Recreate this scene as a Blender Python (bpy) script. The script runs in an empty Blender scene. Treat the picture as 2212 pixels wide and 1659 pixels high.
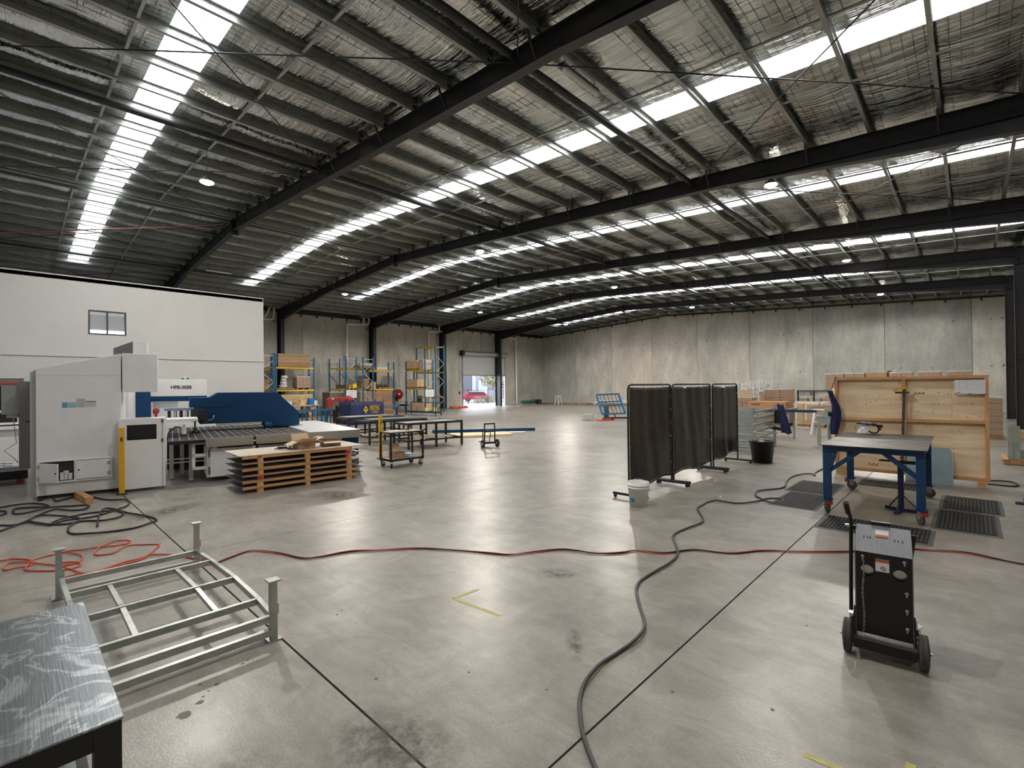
import bpy, bmesh, math, random
from mathutils import Vector, Matrix
R = math.radians
random.seed(7)
scn = bpy.context.scene
COL = scn.collection

# ------------------------------------------------------------------ camera
CAM_H = 1.98
cam_d = bpy.data.cameras.new('camera')
cam = bpy.data.objects.new('camera', cam_d)
COL.objects.link(cam)
cam_d.sensor_fit = 'HORIZONTAL'
cam_d.sensor_width = 36.0
cam_d.lens = 36.0 * 1037.39 / 2212.0
cam_d.clip_end = 400
def set_cam(yaw, pitch, roll):
    f = Vector((-math.sin(yaw) * math.cos(pitch), math.cos(yaw) * math.cos(pitch), math.sin(pitch)))
    r0 = Vector((math.cos(yaw), math.sin(yaw), 0))
    d0 = f.cross(r0)
    c, s = math.cos(roll), math.sin(roll)
    r = c * r0 + s * d0
    d = -s * r0 + c * d0
    m = Matrix((r, -d, -f)).transposed()
    cam.matrix_world = Matrix.Translation((0, 0, CAM_H)) @ m.to_4x4()
set_cam(0.76288, 0.0067267, 0.0116035)
scn.camera = cam

# ------------------------------------------------------------------ view and world
vs = scn.view_settings
vs.view_transform = 'Standard'
vs.look = 'None'
vs.gamma = 1.0
vs.exposure = 0.36
vs.use_curve_mapping = False
SKY_L = 6.0        # brightness of the daylight diffused by the roof skylights
world = bpy.data.worlds.new('overcast_sky')
scn.world = world
world.use_nodes = True
wn = world.node_tree
wn.nodes['Background'].inputs[0].default_value = (0.86, 0.90, 1.0, 1)
wn.nodes['Background'].inputs[1].default_value = 6.0
scn.cycles.max_bounces = 5
scn.cycles.diffuse_bounces = 3
scn.cycles.glossy_bounces = 3
scn.cycles.transmission_bounces = 2
scn.cycles.use_adaptive_sampling = True
scn.cycles.adaptive_threshold = 0.13
scn.cycles.transparent_max_bounces = 4
scn.cycles.caustics_reflective = False
scn.cycles.caustics_refractive = False
scn.cycles.sample_clamp_indirect = 6.0

# ------------------------------------------------------------------ material helpers
MATS = {}
def _new(name):
    m = bpy.data.materials.new(name)
    m.use_nodes = True
    nt = m.node_tree
    return m, nt, nt.nodes['Principled BSDF']
def mat(name, col, rough=0.5, metal=0.0, var=0.0, scale=4.0, stretch=(1, 1, 1), bump=0.0, bscale=30.0, spec=None, coat=0.0, rvar=0.0, obj_var=0.0):
    """plain paint / metal with gentle procedural tone variation and fine relief"""
    if name in MATS: return MATS[name]
    m, nt, b = _new(name)
    b.inputs['Base Color'].default_value = (*col, 1)
    b.inputs['Roughness'].default_value = rough
    b.inputs['Metallic'].default_value = metal
    if spec is not None: b.inputs['Specular IOR Level'].default_value = spec
    if coat: b.inputs['Coat Weight'].default_value = coat
    N, L = nt.nodes, nt.links
    tc = N.new('ShaderNodeTexCoord'); mp = N.new('ShaderNodeMapping')
    mp.inputs['Scale'].default_value = stretch
    L.new(tc.outputs['Object'], mp.inputs[0])
    src = None
    if var or rvar:
        nz = N.new('ShaderNodeTexNoise'); nz.inputs['Scale'].default_value = scale; nz.inputs['Detail'].default_value = 3
        nz.inputs['Roughness'].default_value = 0.62
        L.new(mp.outputs[0], nz.inputs['Vector'])
        if var:
            rp = N.new('ShaderNodeValToRGB')
            rp.color_ramp.elements[0].position = 0.3; rp.color_ramp.elements[1].position = 0.7
            rp.color_ramp.elements[0].color = (*[c * (1 - var) for c in col], 1)
            rp.color_ramp.elements[1].color = (*[min(1, c * (1 + var)) for c in col], 1)
            L.new(nz.outputs['Fac'], rp.inputs[0])
            src = rp.outputs[0]
        if rvar:
            mr = N.new('ShaderNodeMapRange'); mr.inputs['From Min'].default_value = 0.3; mr.inputs['From Max'].default_value = 0.7
            mr.inputs['To Min'].default_value = max(0.02, rough - rvar); mr.inputs['To Max'].default_value = rough + rvar
            L.new(nz.outputs['Fac'], mr.inputs[0]); L.new(mr.outputs[0], b.inputs['Roughness'])
    if obj_var:
        oi = N.new('ShaderNodeObjectInfo'); hv = N.new('ShaderNodeHueSaturation')
        mr = N.new('ShaderNodeMapRange'); mr.inputs['To Min'].default_value = 1 - obj_var; mr.inputs['To Max'].default_value = 1 + obj_var
        L.new(oi.outputs['Random'], mr.inputs[0]); L.new(mr.outputs[0], hv.inputs['Value'])
        if src: L.new(src, hv.inputs['Color'])
        else: hv.inputs['Color'].default_value = (*col, 1)
        src = hv.outputs[0]
    if src: L.new(src, b.inputs['Base Color'])
    if bump:
        bz = N.new('ShaderNodeTexNoise'); bz.inputs['Scale'].default_value = bscale; bz.inputs['Detail'].default_value = 2
        L.new(mp.outputs[0], bz.inputs['Vector'])
        bp = N.new('ShaderNodeBump'); bp.inputs['Strength'].default_value = bump; bp.inputs['Distance'].default_value = 0.02
        L.new(bz.outputs['Fac'], bp.inputs['Height']); L.new(bp.outputs[0], b.inputs['Normal'])
    MATS[name] = m
    return m
def emit(name, col, strength):
    if name in MATS: return MATS[name]
    m, nt, b = _new(name)
    b.inputs['Base Color'].default_value = (*col, 1)
    b.inputs['Emission Color'].default_value = (*col, 1)
    b.inputs['Emission Strength'].default_value = strength
    MATS[name] = m
    return m
def ramp(nt, pts):
    rp = nt.nodes.new('ShaderNodeValToRGB')
    cr = rp.color_ramp
    while len(cr.elements) < len(pts): cr.elements.new(0.5)
    for e, (p, c) in zip(cr.elements, pts):
        e.position = p; e.color = (*c, 1)
    return rp

def floor_material():
    m, nt, b = _new('polished_concrete')
    N, L = nt.nodes, nt.links
    ge = N.new('ShaderNodeNewGeometry')
    def noise(scale, detail=6, rough=.6, stretch=(1, 1, 1), dist=0.0, off=(0, 0, 0)):
        mp = N.new('ShaderNodeMapping'); mp.inputs['Scale'].default_value = stretch; mp.inputs['Location'].default_value = off
        L.new(ge.outputs['Position'], mp.inputs[0])
        n = N.new('ShaderNodeTexNoise'); n.inputs['Scale'].default_value = scale; n.inputs['Detail'].default_value = detail
        n.inputs['Roughness'].default_value = rough; n.inputs['Distortion'].default_value = dist
        L.new(mp.outputs[0], n.inputs['Vector'])
        return n.outputs['Fac']
    big = ramp(nt, [(0.28, (0.205, 0.188, 0.160)), (0.47, (0.325, 0.300, 0.258)), (0.72, (0.40, 0.372, 0.323))])
    L.new(noise(0.42, 5, .62, dist=.4), big.inputs[0])
    def mul(a, nz, lo, hi, c0, c1, op='MULTIPLY', f=1.0):
        rp = ramp(nt, [(lo, c0), (hi, c1)]); L.new(nz, rp.inputs[0])
        mx = N.new('ShaderNodeMix'); mx.data_type = 'RGBA'; mx.blend_type = op; mx.inputs['Factor'].default_value = f
        L.new(a, mx.inputs[6]); L.new(rp.outputs[0], mx.inputs[7]); return mx.outputs[2]
    c = big.outputs[0]
    c = mul(c, noise(2.2, 5, .68, dist=.8), .24, .74, (.66, .655, .64), (1.20, 1.20, 1.20))
    c = mul(c, noise(1.3, 4, .7, (1, 6, 1), 1.0), .22, .74, (.80, .795, .78), (1.08, 1.08, 1.08))            # trowel sweeps
    c = mul(c, noise(45, 2, .6), .3, .7, (.90, .90, .90), (1.07, 1.07, 1.07))
    c = mul(c, noise(.9, 4, .72, off=(13, 4, 0), dist=.6), .20, .50, (.78, .77, .75), (1, 1, 1), f=.6)   # old oily marks
    c = mul(c, noise(170, 1, .5), .30, .44, (.84, .84, .83), (1, 1, 1))
    L.new(c, b.inputs['Base Color'])
    mr = N.new('ShaderNodeMapRange'); mr.inputs['From Min'].default_value = .15; mr.inputs['From Max'].default_value = .85
    mr.inputs['To Min'].default_value = .27; mr.inputs['To Max'].default_value = .42
    L.new(noise(1.7, 3, .6), mr.inputs[0]); L.new(mr.outputs[0], b.inputs['Roughness'])
    b.inputs['Specular IOR Level'].default_value = .55
    bp = N.new('ShaderNodeBump'); bp.inputs['Strength'].default_value = .12; bp.inputs['Distance'].default_value = .01
    L.new(noise(60, 2, .6), bp.inputs['Height']); L.new(bp.outputs[0], b.inputs['Normal'])
    return m
def wall_concrete():
    m, nt, b = _new('tilt_up_concrete')
    N, L = nt.nodes, nt.links
    ge = N.new('ShaderNodeNewGeometry'); oi = N.new('ShaderNodeObjectInfo')
    def noise(scale, detail=6, rough=.6, stretch=(1, 1, 1), dist=0.0):
        mp = N.new('ShaderNodeMapping'); mp.inputs['Scale'].default_value = stretch
        cx = N.new('ShaderNodeCombineXYZ'); mm = N.new('ShaderNodeMath'); mm.operation = 'MULTIPLY'; mm.inputs[1].default_value = 37.0
        L.new(oi.outputs['Random'], mm.inputs[0]); L.new(mm.outputs[0], cx.inputs[0]); L.new(cx.outputs[0], mp.inputs['Location'])
        L.new(ge.outputs['Position'], mp.inputs[0])
        n = N.new('ShaderNodeTexNoise'); n.inputs['Scale'].default_value = scale; n.inputs['Detail'].default_value = detail
        n.inputs['Roughness'].default_value = rough; n.inputs['Distortion'].default_value = dist
        L.new(mp.outputs[0], n.inputs['Vector']); return n.outputs['Fac']
    tone = ramp(nt, [(0.0, (0.43, 0.44, 0.41)), (0.34, (0.52, 0.515, 0.47)), (0.67, (0.62, 0.565, 0.485)), (1.0, (0.58, 0.565, 0.52))])
    L.new(oi.outputs['Random'], tone.inputs[0])
    def mul(a, nz, lo, hi, c0, c1):
        rp = ramp(nt, [(lo, c0), (hi, c1)]); L.new(nz, rp.inputs[0])
        mx = N.new('ShaderNodeMix'); mx.data_type = 'RGBA'; mx.blend_type = 'MULTIPLY'; mx.inputs['Factor'].default_value = 1
        L.new(a, mx.inputs[6]); L.new(rp.outputs[0], mx.inputs[7]); return mx.outputs[2]
    c = mul(tone.outputs[0], noise(.55, 5, .62, (1, 1, .55), .4), .28, .72, (.70, .71, .70), (1.22, 1.20, 1.18))
    c = mul(c, noise(2.4, 3, .7, (1.6, 1.6, .3), 0), .30, .66, (.86, .86, .85), (1.05, 1.05, 1.05))
    c = mul(c, noise(9, 3, .7), .3, .7, (.90, .90, .90), (1.08, 1.08, 1.08))
    c = mul(c, noise(5.5, 3, .75, dist=.6), .66, .74, (1, 1, 1), (1.28, 1.27, 1.25))
    L.new(c, b.inputs['Base Color'])
    b.inputs['Roughness'].default_value = .78
    bp = N.new('ShaderNodeBump'); bp.inputs['Strength'].default_value = .15; bp.inputs['Distance'].default_value = .02
    L.new(noise(14, 2, .65), bp.inputs['Height']); L.new(bp.outputs[0], b.inputs['Normal'])
    return m
def foil_material():
    m, nt, b = _new('foil_insulation')
    N, L = nt.nodes, nt.links
    ge = N.new('ShaderNodeNewGeometry')
    def noise(scale, stretch, detail=5, dist=.6):
        mp = N.new('ShaderNodeMapping'); mp.inputs['Scale'].default_value = stretch
        L.new(ge.outputs['Position'], mp.inputs[0])
        n = N.new('ShaderNodeTexNoise'); n.inputs['Scale'].default_value = scale; n.inputs['Detail'].default_value = detail
        n.inputs['Distortion'].default_value = dist; n.inputs['Roughness'].default_value = .6
        L.new(mp.outputs[0], n.inputs['Vector']); return n.outputs['Fac']
    b.inputs['Metallic'].default_value = 1.0
    rp = ramp(nt, [(.3, (.46, .475, .45)), (.7, (.64, .65, .61))])
    L.new(noise(1.1, (1, 1, 1), 2, 0), rp.inputs[0]); L.new(rp.outputs[0], b.inputs['Base Color'])
    mr = N.new('ShaderNodeMapRange'); mr.inputs['From Min'].default_value = .3; mr.inputs['From Max'].default_value = .7
    mr.inputs['To Min'].default_value = .07; mr.inputs['To Max'].default_value = .17
    L.new(noise(2.0, (1, 1, 1), 2, 0), mr.inputs[0]); L.new(mr.outputs[0], b.inputs['Roughness'])
    b1 = N.new('ShaderNodeBump'); b1.inputs['Strength'].default_value = .65; b1.inputs['Distance'].default_value = .05
    L.new(noise(1.3, (.40, 6.0, 1), 4, .8), b1.inputs['Height'])
    b2 = N.new('ShaderNodeBump'); b2.inputs['Strength'].default_value = .14; b2.inputs['Distance'].default_value = .02
    L.new(noise(7, (1, 2.5, 1), 2, .4), b2.inputs['Height']); L.new(b1.outputs[0], b2.inputs['Normal'])
    L.new(b2.outputs[0], b.inputs['Normal'])
    return m
M_floor = floor_material()
M_conc = wall_concrete()
M_foil = foil_material()
M_joint = mat('joint_sealant', (.03, .03, .028), .9, spec=0.0)
M_steel = mat('charcoal_steel_paint', (.016, .015, .018), .42, var=.2, scale=3)
M_galv = mat('galvanised_steel', (.46, .48, .46), .38, .9, var=.18, scale=6, stretch=(1, 1, 1), rvar=.1)
M_gpurl = mat('galvanised_purlin', (.38, .395, .37), .42, .7, var=.12, scale=2)
M_white = mat('white_plaster', (.575, .575, .57), .6, var=.03, scale=.6)
M_black = mat('black_powder_coat', (.012, .012, .013), .45)
M_pvc = mat('white_pvc', (.90, .88, .82), .35)
M_sky = emit('skylight_fibreglass', (.93, .95, 1.0), SKY_L)

# ------------------------------------------------------------------ mesh builder
class MB:
    def __init__(s): s.v = []; s.f = []; s.sm = []
    def add(s, vs, fs, smooth=False):
        o = len(s.v); s.v += [tuple(v) for v in vs]
        for f in fs: s.f.append(tuple(i + o for i in f)); s.sm.append(smooth)
        return s
    def box(s, x0, x1, y0, y1, z0, z1):
        x0, x1 = min(x0, x1), max(x0, x1); y0, y1 = min(y0, y1), max(y0, y1); z0, z1 = min(z0, z1), max(z0, z1)
        return s.add([(x0, y0, z0), (x1, y0, z0), (x1, y1, z0), (x0, y1, z0), (x0, y0, z1), (x1, y0, z1), (x1, y1, z1), (x0, y1, z1)],
                     [(0, 3, 2, 1), (4, 5, 6, 7), (0, 1, 5, 4), (1, 2, 6, 5), (2, 3, 7, 6), (3, 0, 4, 7)])
    def cbox(s, c, d): return s.box(c[0] - d[0] / 2, c[0] + d[0] / 2, c[1] - d[1] / 2, c[1] + d[1] / 2, c[2] - d[2] / 2, c[2] + d[2] / 2)
    def hexa(s, p):   # 8 corners: bottom 4 then top 4
        return s.add(p, [(0, 3, 2, 1), (4, 5, 6, 7), (0, 1, 5, 4), (1, 2, 6, 5), (2, 3, 7, 6), (3, 0, 4, 7)])
    def bar(s, a, b, w, h, up=(0, 0, 1)):
        a, b = Vector(a), Vector(b); d = (b - a).normalized(); u = Vector(up)
        if abs(d.dot(u)) > .98: u = Vector((0, 1, 0))
        x = d.cross(u).normalized(); z = x.cross(d).normalized()
        x *= w / 2; z *= h / 2
        return s.hexa([a - x - z, a + x - z, b + x - z, b - x - z, a - x + z, a + x + z, b + x + z, b - x + z])
    def cyl(s, a, b, r, n=12, r2=None, caps=True, smooth=True):
        a, b = Vector(a), Vector(b); d = (b - a).normalized(); r2 = r if r2 is None else r2
        u = Vector((0, 0, 1)) if abs(d.z) < .9 else Vector((1, 0, 0))
        x = d.cross(u).normalized(); y = d.cross(x)
        va = [a + (x * math.cos(2 * math.pi * i / n) + y * math.sin(2 * math.pi * i / n)) * r for i in range(n)]
        vb = [b + (x * math.cos(2 * math.pi * i / n) + y * math.sin(2 * math.pi * i / n)) * r2 for i in range(n)]
        s.add(va + vb, [(i, (i + 1) % n, n + (i + 1) % n, n + i) for i in range(n)], smooth)
        if caps: s.add(va, [tuple(reversed(range(n)))]); s.add(vb, [tuple(range(n))])
        return s
    def tube(s, pts, r, n=8, closed=False):
        P = [Vector(p) for p in pts]; k = len(P); rings = []
        prev = None
        for i in range(k):
            if closed: t = (P[(i + 1) % k] - P[i - 1]).normalized()
            else: t = (P[min(i + 1, k - 1)] - P[max(i - 1, 0)]).normalized()
            if prev is None:
                u = Vector((0, 0, 1)) if abs(t.z) < .9 else Vector((1, 0, 0))
                x = t.cross(u).normalized()
            else:
                x = (prev - t * prev.dot(t)).normalized()
            prev = x; y = t.cross(x)
            rings.append([P[i] + (x * math.cos(2 * math.pi * j / n) + y * math.sin(2 * math.pi * j / n)) * r for j in range(n)])
        vs = [v for rg in rings for v in rg]; fs = []
        for i in range(k if closed else k - 1):
            i2 = (i + 1) % k
            for j in range(n): fs.append((i * n + j, i2 * n + j, i2 * n + (j + 1) % n, i * n + (j + 1) % n))
        s.add(vs, fs, True)
        if not closed: s.add(rings[0], [tuple(range(n))]); s.add(rings[-1], [tuple(reversed(range(n)))])
        return s
    def prism(s, poly, a, b, axis='y'):
        """poly of 2D points extruded from a to b. axis y: (x,z); axis x: (y,z); axis z: (x,y)"""
        def P(p, t): return (p[0], t, p[1]) if axis == 'y' else ((t, p[0], p[1]) if axis == 'x' else (p[0], p[1], t))
        n = len(poly)
        return s.add([P(p, a) for p in poly] + [P(p, b) for p in poly],
                     [tuple(range(n)), tuple(range(2 * n - 1, n - 1, -1))] + [(i, n + i, n + (i + 1) % n, (i + 1) % n) for i in range(n)])
    def lathe(s, prof, c=(0, 0, 0), n=24, axis='z'):
        vs = []; fs = []
        for r, h in prof:
            for j in range(n):
                a = 2 * math.pi * j / n; x, y = r * math.cos(a), r * math.sin(a)
                if axis == 'z': vs.append((c[0] + x, c[1] + y, c[2] + h))
                elif axis == 'x': vs.append((c[0] + h, c[1] + x, c[2] + y))
                else: vs.append((c[0] + y, c[1] + h, c[2] + x))
        for i in range(len(prof) - 1):
            for j in range(n): fs.append((i * n + j, i * n + (j + 1) % n, (i + 1) * n + (j + 1) % n, (i + 1) * n + j))
        return s.add(vs, fs, True)
    def sheet(s, fn, nu, nv):
        vs = [fn(i / nu, j / nv) for j in range(nv + 1) for i in range(nu + 1)]
        return s.add(vs, [(j * (nu + 1) + i, j * (nu + 1) + i + 1, (j + 1) * (nu + 1) + i + 1, (j + 1) * (nu + 1) + i) for j in range(nv) for i in range(nu)], True)
    def mesh(s, name):
        me = bpy.data.meshes.new(name); me.from_pydata(s.v, [], s.f)
        me.polygons.foreach_set('use_smooth', s.sm)
        bm = bmesh.new(); bm.from_mesh(me); bmesh.ops.recalc_face_normals(bm, faces=bm.faces); bm.to_mesh(me); bm.free()
        me.update(); return me
    def build(s, name, m, parent=None, loc=None, rot=None, bevel=0.0, thick=0.0, subsurf=0):
        me = s.mesh(name)
        if m is not None: me.materials.append(m)
        o = bpy.data.objects.new(name, me); COL.objects.link(o)
        if parent is not None: o.parent = parent
        if loc: o.location = loc
        if rot: o.rotation_euler = rot
        if thick:
            k = o.modifiers.new('thickness', 'SOLIDIFY'); k.thickness = thick; k.offset = 0
        if bevel:
            k = o.modifiers.new('bevel', 'BEVEL'); k.width = bevel; k.segments = 2; k.limit_method = 'ANGLE'
        if subsurf:
            k = o.modifiers.new('smooth', 'SUBSURF'); k.levels = subsurf; k.render_levels = subsurf
        return o
def inst(o, name=None, parent='same', loc=None, rot=None):
    c = o.copy(); COL.objects.link(c)
    if parent != 'same': c.parent = parent
    if loc is not None: c.location = loc
    if rot is not None: c.rotation_euler = rot
    return c
def tag(o, label=None, cat=None, group=None, kind=None):
    if label: o['label'] = label
    if cat: o['category'] = cat
    if group: o['group'] = group
    if kind: o['kind'] = kind
    return o
def thing(name, label, cat, loc=(0, 0, 0), rz=0.0, group=None):
    o = bpy.data.objects.new(name, None); COL.objects.link(o)
    o.empty_display_size = .2
    o.location = loc; o.rotation_euler = (0, 0, R(rz))
    return tag(o, label, cat, group)
def struct(name, label=None, loc=(0, 0, 0)):
    o = bpy.data.objects.new(name, None); COL.objects.link(o); o.location = loc
    if label: o['label'] = label
    o['kind'] = 'structure'; return o
def copy_tree(o, parent=None):
    c = o.copy(); COL.objects.link(c); c.parent = parent
    for ch in list(o.children): copy_tree(ch, c)
    return c
def text(body, name, m, parent, loc, size, rot, depth=.002, bold=0.0, align='CENTER', sx=1.0):
    cu = bpy.data.curves.new(name, 'FONT'); cu.body = body; cu.size = size; cu.extrude = depth; cu.offset = bold
    cu.align_x = align; cu.align_y = 'CENTER'
    tmp = bpy.data.objects.new(name + '_tmp', cu); COL.objects.link(tmp)
    dg = bpy.context.evaluated_depsgraph_get()
    me = bpy.data.meshes.new_from_object(tmp.evaluated_get(dg))
    bpy.data.objects.remove(tmp); bpy.data.curves.remove(cu)
    me.materials.clear(); me.materials.append(m)
    o = bpy.data.objects.new(name, me); COL.objects.link(o)
    o.parent = parent; o.location = loc; o.rotation_euler = rot; o.scale = (sx, 1, 1)
    return o

# ================================================================== THE BUILDING
XL, XR, YF, YB, XRID = -37.4, 2.2, 44.4, -9.0, -21.6
RY = [6.36 + 7.56 * k for k in range(-2, 5)]           # portal frames (behind the camera too)
def rz_top(x): return 8.90 - .055 * abs(x - XRID)       # top of the rafters
def foil_z(x): return rz_top(x) + .20

# floor: slabs with recessed joints
floor = MB().box(XL - .3, XR + .3, YB - .2, YF + .3, -.25, -.004).build('floor', M_joint)
tag(floor, 'polished grey concrete warehouse floor with saw cut joints', kind='structure')
jx = [XL - .3] + [-1.61 - 5.27 * k for k in range(6, -1, -1)] + [XR + .3]
jy = [YB - .2, 1.49, 16.6, 31.7, YF + .3]
for i in range(len(jx) - 1):
    for j in range(len(jy) - 1):
        g0 = .007 if abs(jx[i] + 1.61) < .1 else .003
        g1 = .007 if abs(jx[i + 1] + 1.61) < .1 else .003
        MB().box(jx[i] + g0, jx[i + 1] - g1, jy[j] + .008, jy[j + 1] - .008, -.24, 0).build('slab', M_floor, floor)

# far wall: tilt-up panels
wf = struct('wall_far', 'tall grey tilt-up concrete wall closing the far end of the hall')
fx = [XL, -32.41, -27.68, -23.03, -18.43, -13.88, -9.11, -4.55, .08, XR + .2]
M_plug = mat('dark_wall_plug', (.02, .02, .02), .7)
for i in range(len(fx) - 1):
    a, b = fx[i] + .012, fx[i + 1] - .012
    pts = [(a, -.1), (b, -.1), (b, foil_z(b) - .02), (a, foil_z(a) - .02)]
    if a < XRID < b: pts.insert(3, (XRID, foil_z(XRID) - .02))
    p = MB().prism(pts, YF, YF + .18).build('panel', M_conc, wf)
    for px in (a + .9, (a + b) / 2 + .3, b - .9):
        for pz in (3.0, 6.1):
            MB().cyl((px, YF - .004, pz + random.uniform(-.1, .1)), (px, YF + .01, pz), .032, 10).build('lifting_plug', M_plug, p)
MB().box(XL, XR + .2, YF + .181, YF + .25, -.1, 9.1).build('joint_backing', M_joint, wf)
# dark trim angle where the far wall meets the roof, with bolted clips
tr = MB()
for a, b in ((XL, XRID), (XRID, XR)):
    tr.bar((a, YF - .05, rz_top(a) - .10), (b, YF - .05, rz_top(b) - .10), .10, .12)
t1 = tag(tr.build('trim_1', M_steel), 'dark steel angle along the top of the far wall', kind='structure')
for k in range(22):
    x = XL + 1.0 + k * 1.76
    MB().box(x - .05, x + .05, YF - .05, YF, rz_top(x) - .34, rz_top(x) - .16).build('clip', M_steel, t1)

# left wall with the roller door opening
DY0, DY1, DZ = 31.9, 38.0, 5.3
wl = struct('wall_left', 'grey tilt-up concrete side wall behind the pallet racking')
ly = [YB, -4.9, .3, 5.4, 10.5, 15.7, 20.9, 26.1, 31.3]
def lpanel(a, b, z0, z1): return MB().box(XL - .18, XL, a + .012, b - .012, z0, z1).build('panel', M_conc, wl)
for i in range(len(ly) - 1): lpanel(ly[i], ly[i + 1], -.1, foil_z(XL))
lpanel(31.3, DY0, -.1, foil_z(XL)); lpanel(DY0, 34.4, DZ, foil_z(XL)); lpanel(34.4, DY1, DZ, foil_z(XL))
lpanel(DY1, 39.75, -.1, foil_z(XL)); lpanel(39.75, YF + .2, -.1, foil_z(XL))
MB().box(XL - .25, XL - .181, YB, DY0 - .05, -.1, 8.3).build('joint_backing', M_joint, wl)
MB().box(XL - .25, XL - .181, DY1 + .05, YF + .25, -.1, 8.3).build('joint_backing', M_joint, wl)
# eave beam along the left wall, with brackets
t2 = tag(MB().box(XL + .02, XL + .22, YB, YF, 7.80, 8.12).build('trim_2', M_steel), 'dark steel eave beam along the top of the left wall', kind='structure')
for k in range(30):
    y = 8.0 + k * 1.26
    MB().box(XL, XL + .1, y - .05, y + .05, 7.62, 7.80).build('clip', M_steel, t2)
# right and rear walls
wr = struct('wall_right', 'grey concrete wall close behind the right-hand columns')
for k in range(10):
    y0 = YB + k * 5.34
    MB().box(XR, XR + .18, y0 + .01, min(y0 + 5.34, YF) - .01, -.1, foil_z(XR)).build('panel', M_conc, wr)
wb = struct('wall_rear', 'grey concrete wall behind the viewpoint')
for k in range(8):
    x0 = XL + k * 4.95
    x1 = x0 + 4.95
    pts = [(x0 + .01, -.1), (x1 - .01, -.1), (x1 - .01, foil_z(x1) - .02), (x0 + .01, foil_z(x0) - .02)]
    if x0 < XRID < x1: pts.insert(3, (XRID, foil_z(XRID) - .02))
    MB().prism(pts, YB - .18, YB).build('panel', M_conc, wb)

# ------------------------------------------------------------------ ceiling
ceil = struct('ceiling', 'low pitched roof lined with silver foil under steel purlins')
PX = [-5.34 + 1.224 * k for k in range(-13, 7)]
PXL = [-22.0 - 1.224 * k for k in range(0, 13)]
SKY = [(-6.0, -5.25), (1.97, 2.74), (9.80, 10.55), (16.90, 17.65), (25.15, 25.95), (32.6, 33.4), (39.75, 40.5)]
SX0, SX1 = -31.9, XR
def foil_strip(y0, y1, x0=XL, x1=XR):
    """foil sagging a little between the purlins"""
    xs = sorted(set([x0, x1] + [p for p in PX + PXL + [XRID] if x0 < p < x1]))
    fx_ = []
    for a, b in zip(xs[:-1], xs[1:]):
        for k in range(4): fx_.append((a + (b - a) * k / 4, k / 4, b - a))
    fx_.append((xs[-1], 0, 1))
    ny = max(1, int((y1 - y0) / .6))
    vs = []; fs = []
    for j in range(ny + 1):
        y = y0 + (y1 - y0) * j / ny
        for x, t, w in fx_:
            ed_ = min(1.0, max(0.0, (min(y - y0, y1 - y)) / .5))
            sag = -.06 * ed_ * math.sin(math.pi * t) * (1 + .35 * math.sin(3.1 * y + x) * math.sin(1.7 * y)) if w > .6 else 0
            vs.append((x, y, foil_z(x) + sag))
    n = len(fx_)
    for j in range(ny):
        for i in range(n - 1): fs.append((j * n + i, j * n + i + 1, (j + 1) * n + i + 1, (j + 1) * n + i))
    return MB().add(vs, fs, True)
edges = [YB] + [v for ab in SKY for v in ab] + [YF]
for i in range(0, len(edges), 2):
    foil_strip(edges[i], edges[i + 1]).build('foil_blanket', M_foil, ceil)
for y0, y1 in SKY:
    foil_strip(y0, y1, XL, SX0).build('foil_blanket', M_foil, ceil)
    xs = sorted([SX0] + [p for p in PX + PXL if SX0 < p < SX1] + [XRID, SX1])
    for a, b in zip(xs[:-1], xs[1:]):        # one translucent sheet from purlin to purlin
        MB().add([(a, y0, foil_z(a) + .012), (b, y0, foil_z(b) + .012), (b, y1, foil_z(b) + .012), (a, y1, foil_z(a) + .012)], [(0, 1, 2, 3)]).build('skylight_panel', M_sky, ceil)
    ed = MB()
    for yy in (y0, y1):
        for a, b in ((SX0, XRID), (XRID, SX1)):
            ed.bar((a, yy, foil_z(a) + .02), (b, yy, foil_z(b) + .02), .02, .04)
    ed.build('skylight_edge_flashing', M_gpurl, ceil)
# roof sheet above the foil, so that no light leaks
rs = MB()
for a, b in ((XL - .4, XRID), (XRID, XR + .4)):
    rs.hexa([(a, YB - .3, foil_z(a) + .10), (b, YB - .3, foil_z(b) + .10), (b, YF + .4, foil_z(b) + .10), (a, YF + .4, foil_z(a) + .10),
             (a, YB - .3, foil_z(a) + .14), (b, YB - .3, foil_z(b) + .14), (b, YF + .4, foil_z(b) + .14), (a, YF + .4, foil_z(a) + .14)])
rs.build('roof_sheet', mat('roof_sheet_paint', (.35, .36, .36), .5), ceil)
# safety wire mesh under the foil
wm = MB(); WR = .0022
for y in [YB + .5 + .3 * k for k in range(int((YF - YB) / .3) - 1)]:
    cuts = [XL + (XRID - XL) * k / 9 for k in range(9)] + [XRID + (XR - XRID) * k / 14 for k in range(15)]
    for a, b in zip(cuts[:-1], cuts[1:]):
        wm.bar((a, y, foil_z(a) - .045), (b, y, foil_z(b) - .045), WR * 2, WR * 2)
for x in [XL + .15 * k for k in range(int((XR - XL) / .15))]:
    wm.bar((x, YB, foil_z(x) - .047), (x, YF, foil_z(x) - .047), WR * 2, WR * 2)
tag(wm.build('safety_mesh', mat('mesh_wire', (.10, .10, .09), .5, .6), ceil), kind='stuff')
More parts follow.
